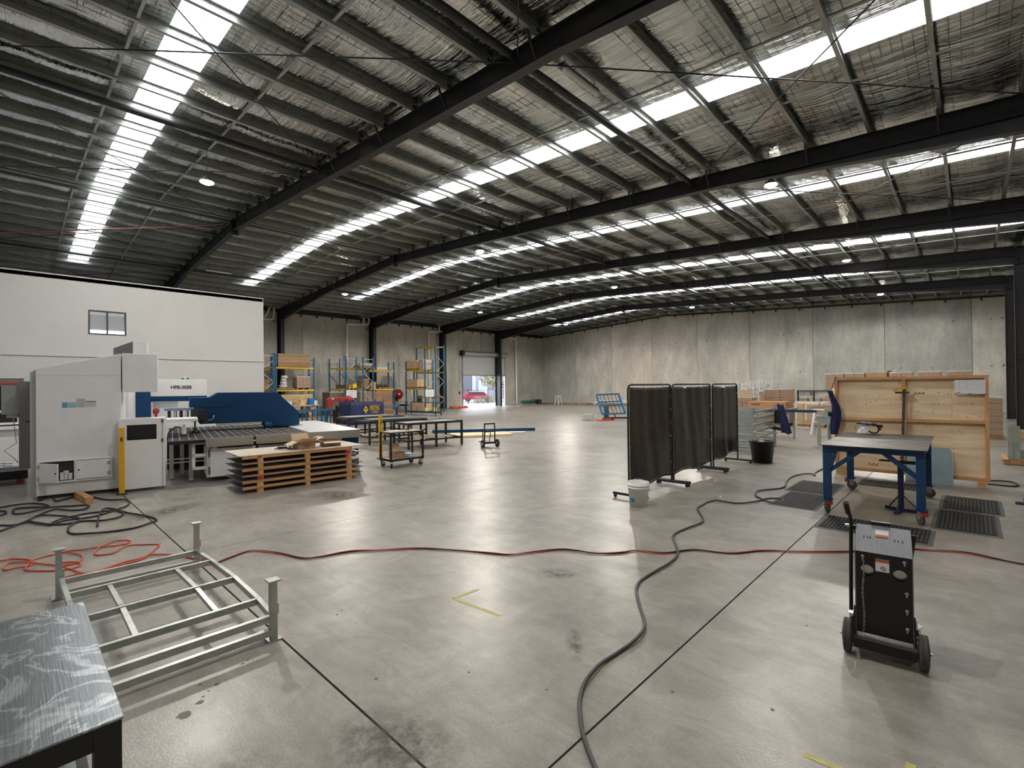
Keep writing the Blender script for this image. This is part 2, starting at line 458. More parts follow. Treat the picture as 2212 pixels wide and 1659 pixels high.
# purlins: lipped C sections sitting on the rafters, one length per bay
bays = list(zip([YB] + RY[1:], RY[1:] + [YF])) if YB < RY[0] else list(zip(RY, RY[1:] + [YF]))
def purlin_mb(length):
    m = MB(); h, w, t = .183, .07, .005
    m.box(-t / 2, t / 2, 0, length, 0, h)
    m.box(0, w, 0, length, 0, t); m.box(0, w, 0, length, h - t, h)
    m.box(w - t, w, 0, length, 0, .02)
    return m
pmesh = {}
for y0, y1 in bays:
    L_ = round(y1 - y0 - .02, 3)
    for x in PX + PXL:
        if L_ not in pmesh: pmesh[L_] = purlin_mb(L_).build('purlin', M_gpurl, ceil); o = pmesh[L_]
        else: o = inst(pmesh[L_])
        o.location = (x, y0 + .01, rz_top(x) + .012)
        if x < XRID: o.rotation_euler = (0, 0, 0)
# bridging rows between the purlins
for y0, y1 in bays:
    for fr in (.36, .66):
        y = y0 + (y1 - y0) * fr
        for a, b in ((XL + .3, XRID - .4), (XRID + .4, XR - .1)):
            MB().bar((a, y, rz_top(a) + .06), (b, y, rz_top(b) + .06), .05, .03).build('bridging', M_gpurl, ceil)
# dark tube struts between the frames and the rods of the roof bracing
NX = [1.3, -5.85, -13.6, -21.6, -29.6, -36.7]
for y0, y1 in bays:
    for k in (1, 2):
        x = NX[k]; MB().cyl((x, y0 + .1, rz_top(x) - .14), (x, y1 - .1, rz_top(x) - .14), .075, 14).build('strut', M_steel, ceil)
    MB().box(XRID - .05, XRID + .05, y0 + .1, y1 - .1, rz_top(XRID) + .01, rz_top(XRID) + .15).build('ridge_purlin', M_gpurl, ceil)
    MB().cyl((NX[4], y0 + .1, rz_top(NX[4]) - .12), (NX[4], y1 - .1, rz_top(NX[4]) - .12), .05, 12).build('strut', M_steel, ceil)
def rod(xa, ya, xb, yb): MB().cyl((xa, ya, rz_top(xa) - .2), (xb, yb, rz_top(xb) - .2), .013, 6).build('brace_rod', M_steel, ceil)
for bi, (y0, y1) in enumerate(zip(RY[:-1], RY[1:])):
    for k in range(5):
        if k == 0 or bi in (0, 1):
            rod(NX[k], y0, NX[k + 1], y1); rod(NX[k + 1], y0, NX[k], y1)

# ------------------------------------------------------------------ portal frames
def isec(m, pts_top, depth_fn, yc, bw=.20, tf=.016, tw=.012):
    """I section rafter following pts (x list) with depth function"""
    for a, b in zip(pts_top[:-1], pts_top[1:]):
        za, zb = rz_top(a), rz_top(b); da, db = depth_fn(a), depth_fn(b)
        for z0a, z1a, z0b, z1b, w in ((za - tf, za, zb - tf, zb, bw), (za - da, za, zb - db, zb, tw), (za - da, za - da + tf, zb - db, zb - db + tf, bw)):
            m.hexa([(a, yc - w / 2, z0a), (b, yc - w / 2, z0b), (b, yc + w / 2, z0b), (a, yc + w / 2, z0a),
                    (a, yc - w / 2, z1a), (b, yc - w / 2, z1b), (b, yc + w / 2, z1b), (a, yc + w / 2, z1a)])
    return m
RD = .42
names = {1: 'crossing the roof behind the viewpoint', 2: 'crossing above the folding white office wall and galvanised frame',
         3: 'meeting the left wall beside the first racking bay', 4: 'meeting the left wall between the pallet racks',
         5: 'meeting the left wall just before the roller door', 6: 'at the roller door, last before the far wall'}
names[2] = 'passing over the white office wall'
for k, y in enumerate(RY):
    if k == 0: continue
    g = thing('portal_rafter', 'dark charcoal steel roof rafter ' + names[k], 'beam', (XRID, y, 0), group='steel portal rafters'); g['kind'] = 'structure'; del g['category']
    def part(mb, name, m=M_steel):
        for i, v in enumerate(mb.v): mb.v[i] = (v[0] - XRID, v[1] - y, v[2])
        return mb.build(name, m, g)
    part(isec(MB(), [-36.65, XRID], lambda x: RD, y), 'beam')
    part(isec(MB(), [XRID, 1.38], lambda x: RD, y), 'beam')
    for x0, x1, ext in ((-4.8, 1.36, .34), (-29.7, -36.62, .52)):
        hm = MB(); zb0, zb1 = rz_top(x0) - RD, rz_top(x1) - RD
        hm.add([(x0, y - .006, zb0), (x1, y - .006, zb1), (x1, y - .006, zb1 - ext), (x0, y + .006, zb0), (x1, y + .006, zb1), (x1, y + .006, zb1 - ext)],
               [(0, 1, 2), (5, 4, 3), (0, 3, 4, 1), (1, 4, 5, 2), (2, 5, 3, 0)])
        hm.bar((x0, y, zb0), (x1, y, zb1 - ext), .20, .018)
        part(hm, 'haunch')
    sp = MB().box(XRID - .03, XRID + .03, y - .13, y + .13, rz_top(XRID) - RD - .16, rz_top(XRID) + .04)
    so = part(sp, 'splice_plate')
    for z in (.52, .36, .12):
        for yy in (-.08, .08):
            MB().cyl((-.045, yy, rz_top(XRID) - z), (.045, yy, rz_top(XRID) - z), .018, 6).build('bolt', M_gpurl, so)
    for i, x in enumerate(PX + PXL):
        if i % 2 == 0 or abs(x - XRID) < .8 or x > 1.3 or x < -36.5: continue
        part(MB().bar((x, y - .34, rz_top(x) + .05), (x, y - .08, rz_top(x) - RD + .04), .04, .04), 'fly_brace')
    for i, x in enumerate(PX + PXL):
        if x > 1.4 or x < -36.6: continue
        part(MB().box(x - .012, x + .012, y - .06, y + .06, rz_top(x), rz_top(x) + .18), 'purlin_cleat')
def column(x0, x1, y, label, face):
    g = thing('steel_column', label, 'column', ((x0 + x1) / 2, y, 0), group='steel portal columns'); g['kind'] = 'structure'; del g['category']
    w = abs(x1 - x0) / 2; zt = rz_top((x0 + x1) / 2) - .02
    MB().box(-w, w, -.006, .006, 0, zt).build('web', M_steel, g)
    for sx in (-1, 1):
        MB().box(sx * w - .009, sx * w + .009, -.13, .13, 0, zt).build('flange', M_steel, g)
    MB().box(-w - .05, w + .05, -.16, .16, 0, .025).build('base_plate', M_steel, g)
    zk = rz_top(x1 if face > 0 else x0) - RD - (.52 if face > 0 else .34)
    for z in (zk, zt - .05):
        for sy in (-1, 1): MB().box(-w, w, .006 * sy, .12 * sy, z - .01, z + .01).build('stiffener', M_steel, g)
    for z in (7.05, 2.9):
        MB().box(-w + .1, -w + .16, -.5, .5, z, z + .05).build('wall_tie', M_steel, g)
    return g
cl = ['at the back of the white office block', 'beside the first racking bay, left of the white downpipe', 'behind the second racking bay', 'on the near side of the roller door', 'on the far side of the roller door']
for k, y in enumerate(RY[2:]):
    column(XL + .04, -36.62, y, 'dark steel column on the left wall ' + cl[k], 1)
cr = ['close to the viewpoint on the right wall', 'on the right wall nearest the blue power tool', 'on the right wall behind the wooden crate panel', 'on the right wall behind the pallet of galvanised parts', 'on the right wall nearest the far concrete wall']
for k, y in enumerate(RY[2:]):
    column(1.36, 2.14, y, 'dark steel column ' + cr[k], -1)

# ------------------------------------------------------------------ roller door
door = struct('door_1', 'grey roller shutter door, half open to the yard')
M_shut = mat('grey_shutter_paint', (.60, .63, .62), .5, .2)
bm_ = MB(); zt, zb = 5.35, 3.30; n = 22
for i in range(n):
    z1 = zt - (zt - zb) * i / n; z0 = zt - (zt - zb) * (i + 1) / n
    o = MB().prism([(XL - .06, z0 - .004), (XL - .045, z0 + .02), (XL - .045, z1 - .02), (XL - .06, z1 + .004), (XL - .075, z1 + .004), (XL - .075, z0 - .004)], DY0 - .05, DY1 + .05).build('slat', M_shut, door)
MB().box(XL - .09, XL - .03, DY0 - .05, DY1 + .05, zb - .08, zb).build('bottom_rail', M_gpurl, door)
MB().cyl((XL + .26, DY0 - .1, 5.50), (XL + .26, DY1 + .1, 5.50), .24, 20).build('drum', mat('drum_sheet', (.5, .52, .51), .35, .7), door)
mo = MB().box(XL + .02, XL + .50, DY0 - .42, DY0 - .12, 5.25, 5.75).build('motor', M_black, door)
MB().cyl((XL + .26, DY0 - .3, 4.95), (XL + .26, DY0 - .3, 5.3), .06, 8).build('chain_wheel', M_black, mo)
MB().box(XL + .24, XL + .27, DY0 - .29, DY0 - .26, .9, 5.0).build('pull_chain', M_steel, mo)
for yy in (DY0 - .03, DY1 + .03):
    MB().box(XL - .12, XL + .02, yy - .05, yy + .05, 0, 5.3).build('guide_rail', M_gpurl, door)
MB().box(XL, XL + .05, 31.35, 31.5, 1.35, 1.6).build('control_box', M_black, door)

# ------------------------------------------------------------------ white office block with its window
XW, YW = -21.0, 7.22
wp = struct('wall_partition', 'smooth white office block wall standing in the hall')
def wpan(y0, y1, z0, z1, x=XW): return MB().box(x - .12, x, y0, y1, z0, z1).build('panel', M_white, wp)
wpan(YB, 1.80, 3.17, 5.76); wpan(2.78, YW, 3.17, 5.76); wpan(1.80, 2.78, 4.70, 5.76); wpan(1.80, 2.78, 3.17, 3.90)
wpan(.30, YW, 0, 3.14); wpan(YB, .30, 2.42, 3.14)
MB().box(XW - .10, XW + .04, YB, YW + .02, 3.135, 3.175).build('band', M_white, wp)
MB().box(XL, XW - .12, YW - .12, YW, 0, 5.76).build('end_wall', M_white, wp)
MB().box(XL, XW, YB, YW - .02, 5.60, 5.72).build('roof_deck', M_white, wp)
MB().box(XL + 9, XW - .12, YB, YW - .12, 3.0, 3.1).build('upper_floor', M_white, wp)
MB().box(XL + 9, XL + 9.1, YB, YW - .12, 0, 5.6).build('inner_wall', M_white, wp)
win = struct('window_1', 'small two-pane black framed window high in the white wall')
for a, b, c, d in ((1.80, 2.78, 4.665, 4.70), (1.80, 2.78, 3.90, 3.935), (1.80, 1.835, 3.935, 4.665), (2.745, 2.78, 3.935, 4.665), (2.265, 2.30, 3.935, 4.665)):
    MB().box(XW - .09, XW + .015, a, b, c, d).build('window_frame', M_black, win)
mg, ntg, bg = _new('window_glass')
bg.inputs['Base Color'].default_value = (.9, .93, 1, 1); bg.inputs['Roughness'].default_value = .03; bg.inputs['Alpha'].default_value = .22
for a, b in ((1.835, 2.265), (2.30, 2.745)):
    MB().box(XW - .05, XW - .044, a, b, 3.935, 4.665).build('pane', mg, win)
# the lit suspended ceiling and the far window band inside the office
offc = struct('ceiling_office', 'pale suspended ceiling inside the office seen through the window')
for i in range(6):
    for j in range(8):
        MB().box(XW - .4 - i * 1.2 - 1.18, XW - .4 - i * 1.2, -2.6 + j * 1.2, -2.6 + j * 1.2 + 1.18, 5.42, 5.45).build('ceiling_tile', M_white, offc)
w2 = struct('window_2', 'bright daylight window along the far side of the office')
MB().box(XL + 9.11, XL + 9.13, -2.0, 6.6, 4.1, 4.75).build('pane', emit('office_daylight', (.92, .95, 1), 3.0), w2)
for y in (-.6, .9, 2.4, 3.9, 5.4): MB().box(XL + 9.13, XL + 9.17, y - .05, y + .05, 4.1, 4.75).build('mullion', M_white, w2)

# ================================================================== LIGHT FITTINGS AND SERVICES
M_led = emit('led_lens', (1.0, .93, .78), 60.0)
LAMP_W = 780.0
M_lampcase = mat('lamp_housing', (.12, .12, .12), .45, .3)
def highbay(x, y, z, label, f=1.0):
    t = thing('high_bay_light', label, 'light', (x, y, z), group='round LED high bay lights hung from the roof')
    MB().lathe([(0, .20), (.07, .20), (.09, .14), (.17, .10), (.18, 0.06), (.165, .05)], n=20).build('housing', M_lampcase, t)
    MB().lathe([(0, -.015), (.10, -.005), (.165, .03), (.165, .055)], n=20).build('lens', M_led, t)
    MB().cyl((0, 0, .15), (0, 0, rz_top(x) + .05 - z), .008, 6).build('hanging_chain', M_steel, t)
    ld = bpy.data.lights.new('lamp_light', 'SPOT'); ld.energy = LAMP_W * f; ld.color = (1.0, .94, .84)
    ld.spot_size = R(172); ld.spot_blend = .25; ld.shadow_soft_size = .12
    lo = bpy.data.objects.new('lamp_light', ld); COL.objects.link(lo); lo.parent = t; lo.location = (0, 0, -.06)
HB = [(-14.93, 3.72, 'above the white punching machine'), (-4.04, 14.97, 'above the wooden crate panel'), (-14.67, 13.52, 'above the black steel benches'),
      (-26.91, 13.83, 'above the red bandsaw'), (-14.7, 23.96, 'above the blue tilting table'), (-4.08, 26.71, 'above the wrapped pallet loads'),
      (-4.11, 38.42, 'before the far wall behind the crate'), (-14.59, 34.31, 'before the middle of the far wall'), (-26.65, 24.49, 'above the tall pallet rack'),
      (-26.65, 35.06, 'in front of the roller door'), (-4.0, 3.3, 'above the galvanised frame and viewpoint')]
for x, y, l in HB: highbay(x, y, 7.6, 'lit round high bay lamp hanging ' + l, 1.2 if x < -20 else (1.05 if x < -10 else (.55 if y < 5 else .8)))
def batten(x, y0, y1, z, label):
    t = thing('batten_light', label, 'light', (x, (y0 + y1) / 2, z), group='slim white batten lights under the roof')
    h = (y1 - y0) / 2
    MB().cyl((0, -h, 0), (0, h, 0), .055, 12).build('diffuser', mat('batten_diffuser', (.72, .70, .66), .35), t)
    MB().box(-.05, .05, -h, h, .03, .08).build('backplate', M_lampcase, t)
    for yy in (-h + .1, h - .1): MB().cyl((0, yy, .07), (0, yy, rz_top(x) + .03 - z), .006, 6).build('hanging_wire', M_steel, t)
batten(-5.34, 7.0, 8.15, 7.83, 'unlit batten light beside the dark strut near the first rafter')
batten(-28.0, 6.9, 8.05, 8.12, 'unlit batten light above the corner of the white office wall')
batten(-26.25, 31.8, 33.1, 7.9, 'unlit batten light near the roller door')
t = thing('red_pipe', 'thin red steel pipe crossing under the roof above the office wall', 'pipe', (-23.2, 2.6, 8.05))
MB().cyl((-3.3, -2.85, 0), (1.7, 1.45, .02), .022, 8).build('pipe', mat('red_oxide', (.42, .10, .06), .5), t)
MB().cyl((1.7, 1.45, .02), (3.35, 2.85, .05), .018, 8).build('pipe_end', mat('brown_oxide', (.20, .07, .05), .5), t)

# downpipes on the left wall
def downpipe(label, runs, r=.078):
    y0 = runs[0][0][0]; z0 = min(p[1] for rn in runs for p in rn)
    t = thing('downpipe', label, 'pipe', (-37.1, y0, max(0, z0)))
    for rn in runs:
        pts = []
        for i, p in enumerate(rn):
            if 0 < i < len(rn) - 1:
                a, c = Vector(rn[i - 1]), Vector(rn[i + 1]); b = Vector(p)
                pts += [b + (a - b).normalized() * .12, b + ((a - b).normalized() + (c - b).normalized()) * .035, b + (c - b).normalized() * .12]
            else: pts.append(Vector(p))
        MB().tube([(0, p[0] - y0, p[1] - max(0, z0)) for p in pts], r, 12).build('pipe', M_pvc, t)
    yb = runs[0][-1][0]
    MB().box(-.15, .20, yb - y0 - .45, yb - y0 + .45, 7.98 - max(0, z0), 8.2 - max(0, z0)).build('rainwater_outlet', M_gpurl, t)
downpipe('white plastic downpipe running down behind the second pallet rack', [[(19.17, 0.05), (19.22, 7.34), (20.74, 7.45), (20.75, 8.05)], [(20.74, 7.45), (21.22, 7.50), (21.23, 8.05)]])
downpipe('white plastic downpipe behind the rack with the tallest posts', [[(27.5, 0.05), (27.44, 7.36), (28.73, 7.42), (28.73, 8.0)], [(28.73, 7.42), (29.12, 7.46), (29.13, 8.0)]])
downpipe('white plastic downpipe between the roller door and the far corner', [[(39.55, .05), (39.5, 7.44), (38.45, 7.5), (38.3, 8.0)]])
downpipe('short white plastic pipe bends beside the office block corner', [[(11.9, 7.16), (13.45, 7.18), (13.5, 8.0)], [(11.9, 7.3), (12.9, 7.35), (13.2, 8.0)]])

# exit sign
M_green = mat('exit_green', (.0, .30, .10), .5)
M_wpaint = mat('white_paint', (.80, .80, .80), .38, var=.03)
M_lgrey = mat('light_grey_paint', (.50, .50, .49), .42, var=.04)
t = thing('exit_sign', 'small green and white emergency exit sign on the office wall', 'sign', (XW + .03, 4.475, 2.41))
MB().box(-.03, .02, -.15, .15, -.085, .085).build('case', M_wpaint, t)
for a, b in ((-.13, -.035), (.035, .13)): MB().box(.02, .024, a, b, -.062, .062).build('green_field', M_green, t)
MB().cyl((.022, 0, .03), (.025, 0, .03), .012, 10).build('figure_head', M_green, t)
MB().bar((.0235, .0, .018), (.0235, -.008, -.02), .004, .012, up=(0, 1, 0)).build('figure_body', M_green, t)
MB().bar((.0235, -.008, -.02), (.0235, .018, -.045), .004, .008, up=(0, 1, 0)).build('figure_leg', M_green, t)

# ================================================================== PAINTS AND WOODS
M_mblue = mat('machine_blue', (.001, .042, .125), .5, var=.10, scale=2, spec=.3)
M_navy = mat('navy_vinyl', (.018, .028, .10), .45, var=.12, scale=4)
M_rackblue = mat('rack_blue', (.006, .125, .27), .45, var=.1)
M_yellow = mat('rack_yellow', (.78, .50, .02), .5, var=.15)
M_safety = mat('safety_yellow', (.75, .40, .01), .45, var=.06)
M_red = mat('red_enamel', (.42, .04, .03), .4, var=.12)
M_rubber = mat('black_rubber', (.018, .018, .018), .75)
M_chrome = mat('zinc_plate', (.60, .60, .58), .25, .95)
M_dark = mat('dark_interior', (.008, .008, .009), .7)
def wood(name, c0, c1, rough=.6, stretch=(1, 14, 14), scale=1.6, obj_var=.12, spots=False):
    m, nt, b = _new(name); N, L = nt.nodes, nt.links
    tc = N.new('ShaderNodeTexCoord'); mp = N.new('ShaderNodeMapping'); mp.inputs['Scale'].default_value = stretch
    oi = N.new('ShaderNodeObjectInfo'); cx = N.new('ShaderNodeCombineXYZ'); mm = N.new('ShaderNodeMath'); mm.operation = 'MULTIPLY'; mm.inputs[1].default_value = 23
    L.new(oi.outputs['Random'], mm.inputs[0]); L.new(mm.outputs[0], cx.inputs[1]); L.new(cx.outputs[0], mp.inputs['Location'])
    L.new(tc.outputs['Object'], mp.inputs[0])
    nz = N.new('ShaderNodeTexNoise'); nz.inputs['Scale'].default_value = scale; nz.inputs['Detail'].default_value = 4; nz.inputs['Distortion'].default_value = .3
    L.new(mp.outputs[0], nz.inputs['Vector'])
    rp = ramp(nt, [(.3, c0), (.68, c1)]); L.new(nz.outputs['Fac'], rp.inputs[0])
    hv = N.new('ShaderNodeHueSaturation'); mr = N.new('ShaderNodeMapRange'); mr.inputs['To Min'].default_value = 1 - obj_var; mr.inputs['To Max'].default_value = 1 + obj_var
    L.new(oi.outputs['Random'], mr.inputs[0]); L.new(mr.outputs[0], hv.inputs['Value']); L.new(rp.outputs[0], hv.inputs['Color'])
    L.new(hv.outputs[0], b.inputs['Base Color']); b.inputs['Roughness'].default_value = rough
    MATS[name] = m; return m
M_pine = wood('pine_timber', (.36, .17, .06), (.56, .31, .13), stretch=(14, 1, 14))
M_pineX = wood('pine_timber_x', (.44, .22, .085), (.64, .37, .17), stretch=(1, 14, 14))
M_pineZ = wood('pine_timber_z', (.44, .22, .085), (.64, .37, .17), stretch=(14, 14, 1))
M_pallet = wood('pallet_timber', (.24, .13, .06), (.42, .27, .14), stretch=(3, 3, 3))
M_ply = wood('pine_plywood', (.72, .54, .32), (.90, .72, .48), stretch=(1, 6, 9), scale=1.1, obj_var=.05)
M_mdf = wood('pale_board', (.50, .43, .33), (.60, .53, .43), stretch=(2, 2, 2), obj_var=.04)
M_card = wood('cardboard', (.33, .20, .105), (.42, .27, .15), stretch=(2, 2, 8), obj_var=.16, rough=.7)
M_cardL = wood('cardboard_light', (.60, .42, .25), (.72, .53, .34), stretch=(2, 2, 8), obj_var=.08, rough=.7)
M_wrap = mat('stretch_wrapped_cartons', (.40, .27, .185), .30, var=.35, scale=9, stretch=(1, 1, 5), bump=.3, bscale=9, coat=.5)
M_film = mat('clear_wrap_film', (.62, .58, .55), .22, var=.15, scale=5, bump=.6, bscale=6, coat=.4)
M_paper = mat('white_paper', (.74, .74, .74), .6)
M_ink = mat('print_ink', (.05, .05, .055), .6)
M_redink = mat('red_stencil', (.45, .06, .06), .6)
M_blueink = mat('blue_print', (.05, .32, .55), .5)

# ================================================================== WHITE PUNCHING MACHINE
pm = thing('punching_machine', 'large white and blue turret punching machine marked HPE-3058', 'machine', (-12.508, .331, 0), -11)
body = MB().prism([(0, .06), (1.23, .06), (1.23, 2.74), (.0, 2.43)], -4.9, 0, 'x').build('body', M_wpaint, pm, bevel=.012)
MB().box(-.005, .002, .012, 1.20, 2.296, 2.302).build('panel_seam', M_lgrey, body)
MB().prism([(-.10, .06), (0, .06), (0, 2.43), (-.10, 2.36)], -1.5, -.14, 'x').build('corner_panel', M_lgrey, pm)
bx_ = MB().box(-.55, .05, 1.25, 1.82, 1.97, 2.745).build('upper_box', M_wpaint, pm, bevel=.008)
MB().prism([(1.0, 2.62), (1.34, 2.62), (1.34, 3.12), (1.0, 2.95)], -2.2, -1.5, 'x').build('top_hood', mat('hood_grey', (.13, .13, .14), .4), pm)
MB().box(-2.1, -1.49, 1.34, 1.60, 2.70, 3.12).build('top_cover', M_wpaint, pm, bevel=.006)
# rating plates
for y0, y1, z0, z1, m_ in ((.36, .43, 1.69, 1.79, M_blueink), (.43, .56, 1.69, 1.79, mat('plate_blue', (.35, .50, .58), .4)), (.565, .69, 1.69, 1.86, mat('plate_grey', (.45, .52, .54), .4)), (.695, .85, 1.695, 1.805, mat('plate_white', (.6, .6, .6), .4))):
    p = MB().box(0, .004, y0, y1, z0, z1).build('rating_plate', m_, pm)
    for k in range(4): MB().box(.004, .0055, y0 + .012, y1 - .012, z0 + .018 + k * .02, z0 + .022 + k * .02).build('print_line', M_lgrey, p)
MB().box(.004, .0056, .695, .85, 1.79, 1.805).build('plate_header', M_ink, pm)
# lower door box, one leaf open
MB().box(-.02, .055, .012, 1.09, .685, .70).build('door_frame_rail', M_wpaint, pm)
MB().box(-.02, .055, .012, 1.09, .29, .315).build('door_frame_rail', M_wpaint, pm)
for y in (.012, .53, 1.05): MB().box(-.02, .055, y, y + .04, .315, .685).build('door_frame_stile', M_wpaint, pm)
MB().box(0, .004, .05, .53, .315, .685).build('locker_shade_sheet', mat('locker_shadow', (.03, .03, .03), .7), pm)  # flat dark sheet on the body, painted shade of the open locker
for k, (y, h) in enumerate(((.33, .14), (.38, .17), (.43, .12))):
    MB().box(.006, .03, y, y + .07, .33, .33 + h).build('paper_sheet', M_paper, pm)
d1 = MB().box(.056, .074, .56, 1.05, .325, .675).build('door', M_wpaint, pm, bevel=.004)
MB().cyl((.074, .60, .50), (.085, .60, .50), .015, 10).build('door_lock', M_ink, d1)
for z in (.40, .60): MB().box(.074, .084, 1.02, 1.06, z - .03, z + .03).build('hinge', M_chrome, d1)
d2 = MB().box(0, .018, 0, .46, -.175, .175).build('door', M_wpaint, pm, loc=(.056, .055, .50), rot=(0, 0, R(-48)), bevel=.004)
MB().cyl((.018, .41, 0), (.03, .41, 0), .015, 10).build('door_lock', M_ink, d2)
for z in (-.11, .11): MB().box(.018, .028, -.02, .03, z - .03, z + .03).build('hinge', M_chrome, d2)
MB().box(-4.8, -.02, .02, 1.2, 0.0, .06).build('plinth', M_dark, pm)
for y in (.05, .60): MB().box(-.25, .18, y, y + .06, 0, .03).build('outrigger_foot', M_black, pm)
# control cabinet on the left side
gc = MB().box(-1.5, -.95, -.40, -.10, .48, 2.21).build('control_cabinet', mat('cabinet_grey', (.22, .22, .215), .45), pm, bevel=.006)
MB().box(-.95, -.94, -.30, -.12, 1.40, 1.42).build('vent_slot', M_dark, gc)
MB().cyl((-.94, -.115, 1.26), (-.90, -.115, 1.26), .05, 14).build('cable_ring', M_chrome, gc)
cb = MB().box(-1.55, -1.05, -.66, -.41, 1.56, 2.12).build('operator_console', mat('console_grey', (.34, .35, .34), .45), pm, bevel=.006)
MB().box(-1.5, -1.1, -.60, -.44, 1.49, 1.56).build('console_base', M_lgrey, cb)
MB().tube([(-1.1, -.5, 1.49), (-1.05, -.47, 1.2), (-1.0, -.44, 1.0), (-1.05, -.62, .85), (-1.0, -.46, .68), (-1.0, -.42, .6)], .007, 6).build('console_cable', M_lgrey, cb)
# guard cabinet with a glazed panel
cab = MB().add([], [])
cab.box(-.30, .27, 1.20, 1.94, .06, 1.02); cab.box(-.30, .27, 1.20, 1.94, 1.32, 1.44)
cab.box(-.30, .27, 1.20, 1.33, 1.02, 1.32); cab.box(-.30, .27, 1.80, 1.94, 1.02, 1.32); cab.box(-.30, -.26, 1.33, 1.80, 1.02, 1.32)
gcab = cab.build('guard_cabinet', M_wpaint, pm)
mgl, ntl, bl_ = _new('smoked_glass'); bl_.inputs['Base Color'].default_value = (.02, .02, .022, 1); bl_.inputs['Roughness'].default_value = .05; bl_.inputs['Alpha'].default_value = .8
MB().box(.255, .262, 1.33, 1.80, 1.02, 1.32).build('cabinet_window', mgl, gcab)
MB().box(-.2, .15, 1.38, 1.5, 1.16, 1.28).build('tool_carrier', M_safety, gcab)
MB().box(-.2, .1, 1.34, 1.79, 1.03, 1.10).build('tool_tray', M_lgrey, gcab)
MB().box(.27, .275, 1.893, 1.898, .06, 1.44).build('door_gap', M_dark, gcab)
for z in (1.38, .99): MB().box(.27, .285, 1.875, 1.915, z - .03, z + .03).build('hinge', M_lampcase, gcab)
# blue frame post and bridge with the model name
MB().box(-5.2, -4.55, 1.235, 1.56, .06, 2.3).build('frame_post', M_mblue, pm, bevel=.01)
br = MB().box(-5.1, -4.85, 1.45, 2.92, 1.83, 2.32).build('bridge_beam', M_wpaint, pm, bevel=.006)
MB().box(-5.1, -4.84, 1.45, 2.92, 1.68, 1.83).build('bridge_skirt', M_mblue, br)
text('HPE-3058', 'model_lettering', M_ink, br, (-4.846, 2.28, 2.09), .125, (R(90), 0, R(90)), .003, .004)
MB().box(-5.1, -4.9, 1.6, 2.2, 1.0, 1.66).build('rear_panel', M_wpaint, pm)
wp_ = MB().lathe([(0, .012), (.05, .010), (.085, 0)], (0, 0, 0), 14, 'x').build('warning_sticker', M_redink, pm, loc=(-4.89, 1.68, 1.42))
MB().box(-4.895, -4.888, 1.645, 1.715, 1.24, 1.34).build('warning_sticker', M_redink, pm)
# tables with brush tops
def table_seg(v0, v1, name):
    o = MB().box(-4.4, .10, v0, v1, .86, .93).build(name, mat('brush_table_black', (.012, .012, .012), .8, bump=.3, bscale=90), pm)
    mm_ = MB()
    nv = int((v1 - v0) / .30); 
    for i in range(nv):
        for j in range(32):
            mm_.lathe([(0, .012), (.007, .010), (.010, .004), (.011, 0)], (-.05 - j * .135, v0 + .08 + i * .30 + (j % 2) * .13, .93), 6)
    tag(mm_.build('ball_transfer', mat('ball_steel', (.65, .65, .63), .3, .8), o), kind='stuff')
    return o
table_seg(1.98, 4.72, 'brush_table')
MB().box(-4.4, .10, 4.75, 5.97, .85, .955).build('white_table_sheet', mat('white_laminate', (.66, .66, .66), .3), pm)
for a, b in ((2.64, 3.55), (3.60, 4.55), (4.555, 5.95)): MB().box(.10, .16, a, b, .765, .955).build('edge_rail', mat('stainless_rail', (.40, .38, .35), .4, .8), pm)
MB().box(-1.0, -.05, 5.6, 5.97, .05, .86).build('end_leg', M_mblue, pm)
MB().prism([(4.9, .86), (5.65, .86), (5.45, .62), (4.9, .55)], -.9, .0, 'x').build('apron', M_wpaint, pm)
lc = MB().box(-1.1, .02, 2.66, 3.62, .10, .72).build('lower_cabinet', M_wpaint, pm, bevel=.006)
MB().box(.02, .03, 2.66, 2.73, .10, .76).build('cabinet_hinge_strip', M_lgrey, lc)
for z in (.25, .62): MB().box(.03, .045, 2.69, 2.73, z - .08, z + .08).build('hinge', M_lampcase, lc)
MB().box(.02, .035, 2.76, 2.86, .715, .745).build('catch', M_wpaint, lc)
MB().box(-1.1, .0, 3.66, 5.0, .10, .72).build('lower_cabinet', M_wpaint, pm, bevel=.006)
of = MB()
for z in (.28, .56, .82): of.box(-.10, -.04, 2.40, 2.66, z, z + .06)
of.box(-.10, -.04, 2.40, 2.46, .28, .88)
of.build('open_frame', M_wpaint, pm)
for u, v in ((-.35, 2.35), (-1.3, 2.2), (-2.6, 2.1), (-.9, 2.0)): MB().box(u, u + .08, v, v + .08, .03, .86).build('table_leg', M_lgrey, pm)
for z in (.32, .40): MB().box(-1.2, -1.15, 1.95, 3.0, z, z + .03).build('cross_tube', M_chrome, pm)
MB().box(-3.5, -2.2, 1.95, 3.2, .05, .85).build('chute_box', M_dark, pm)
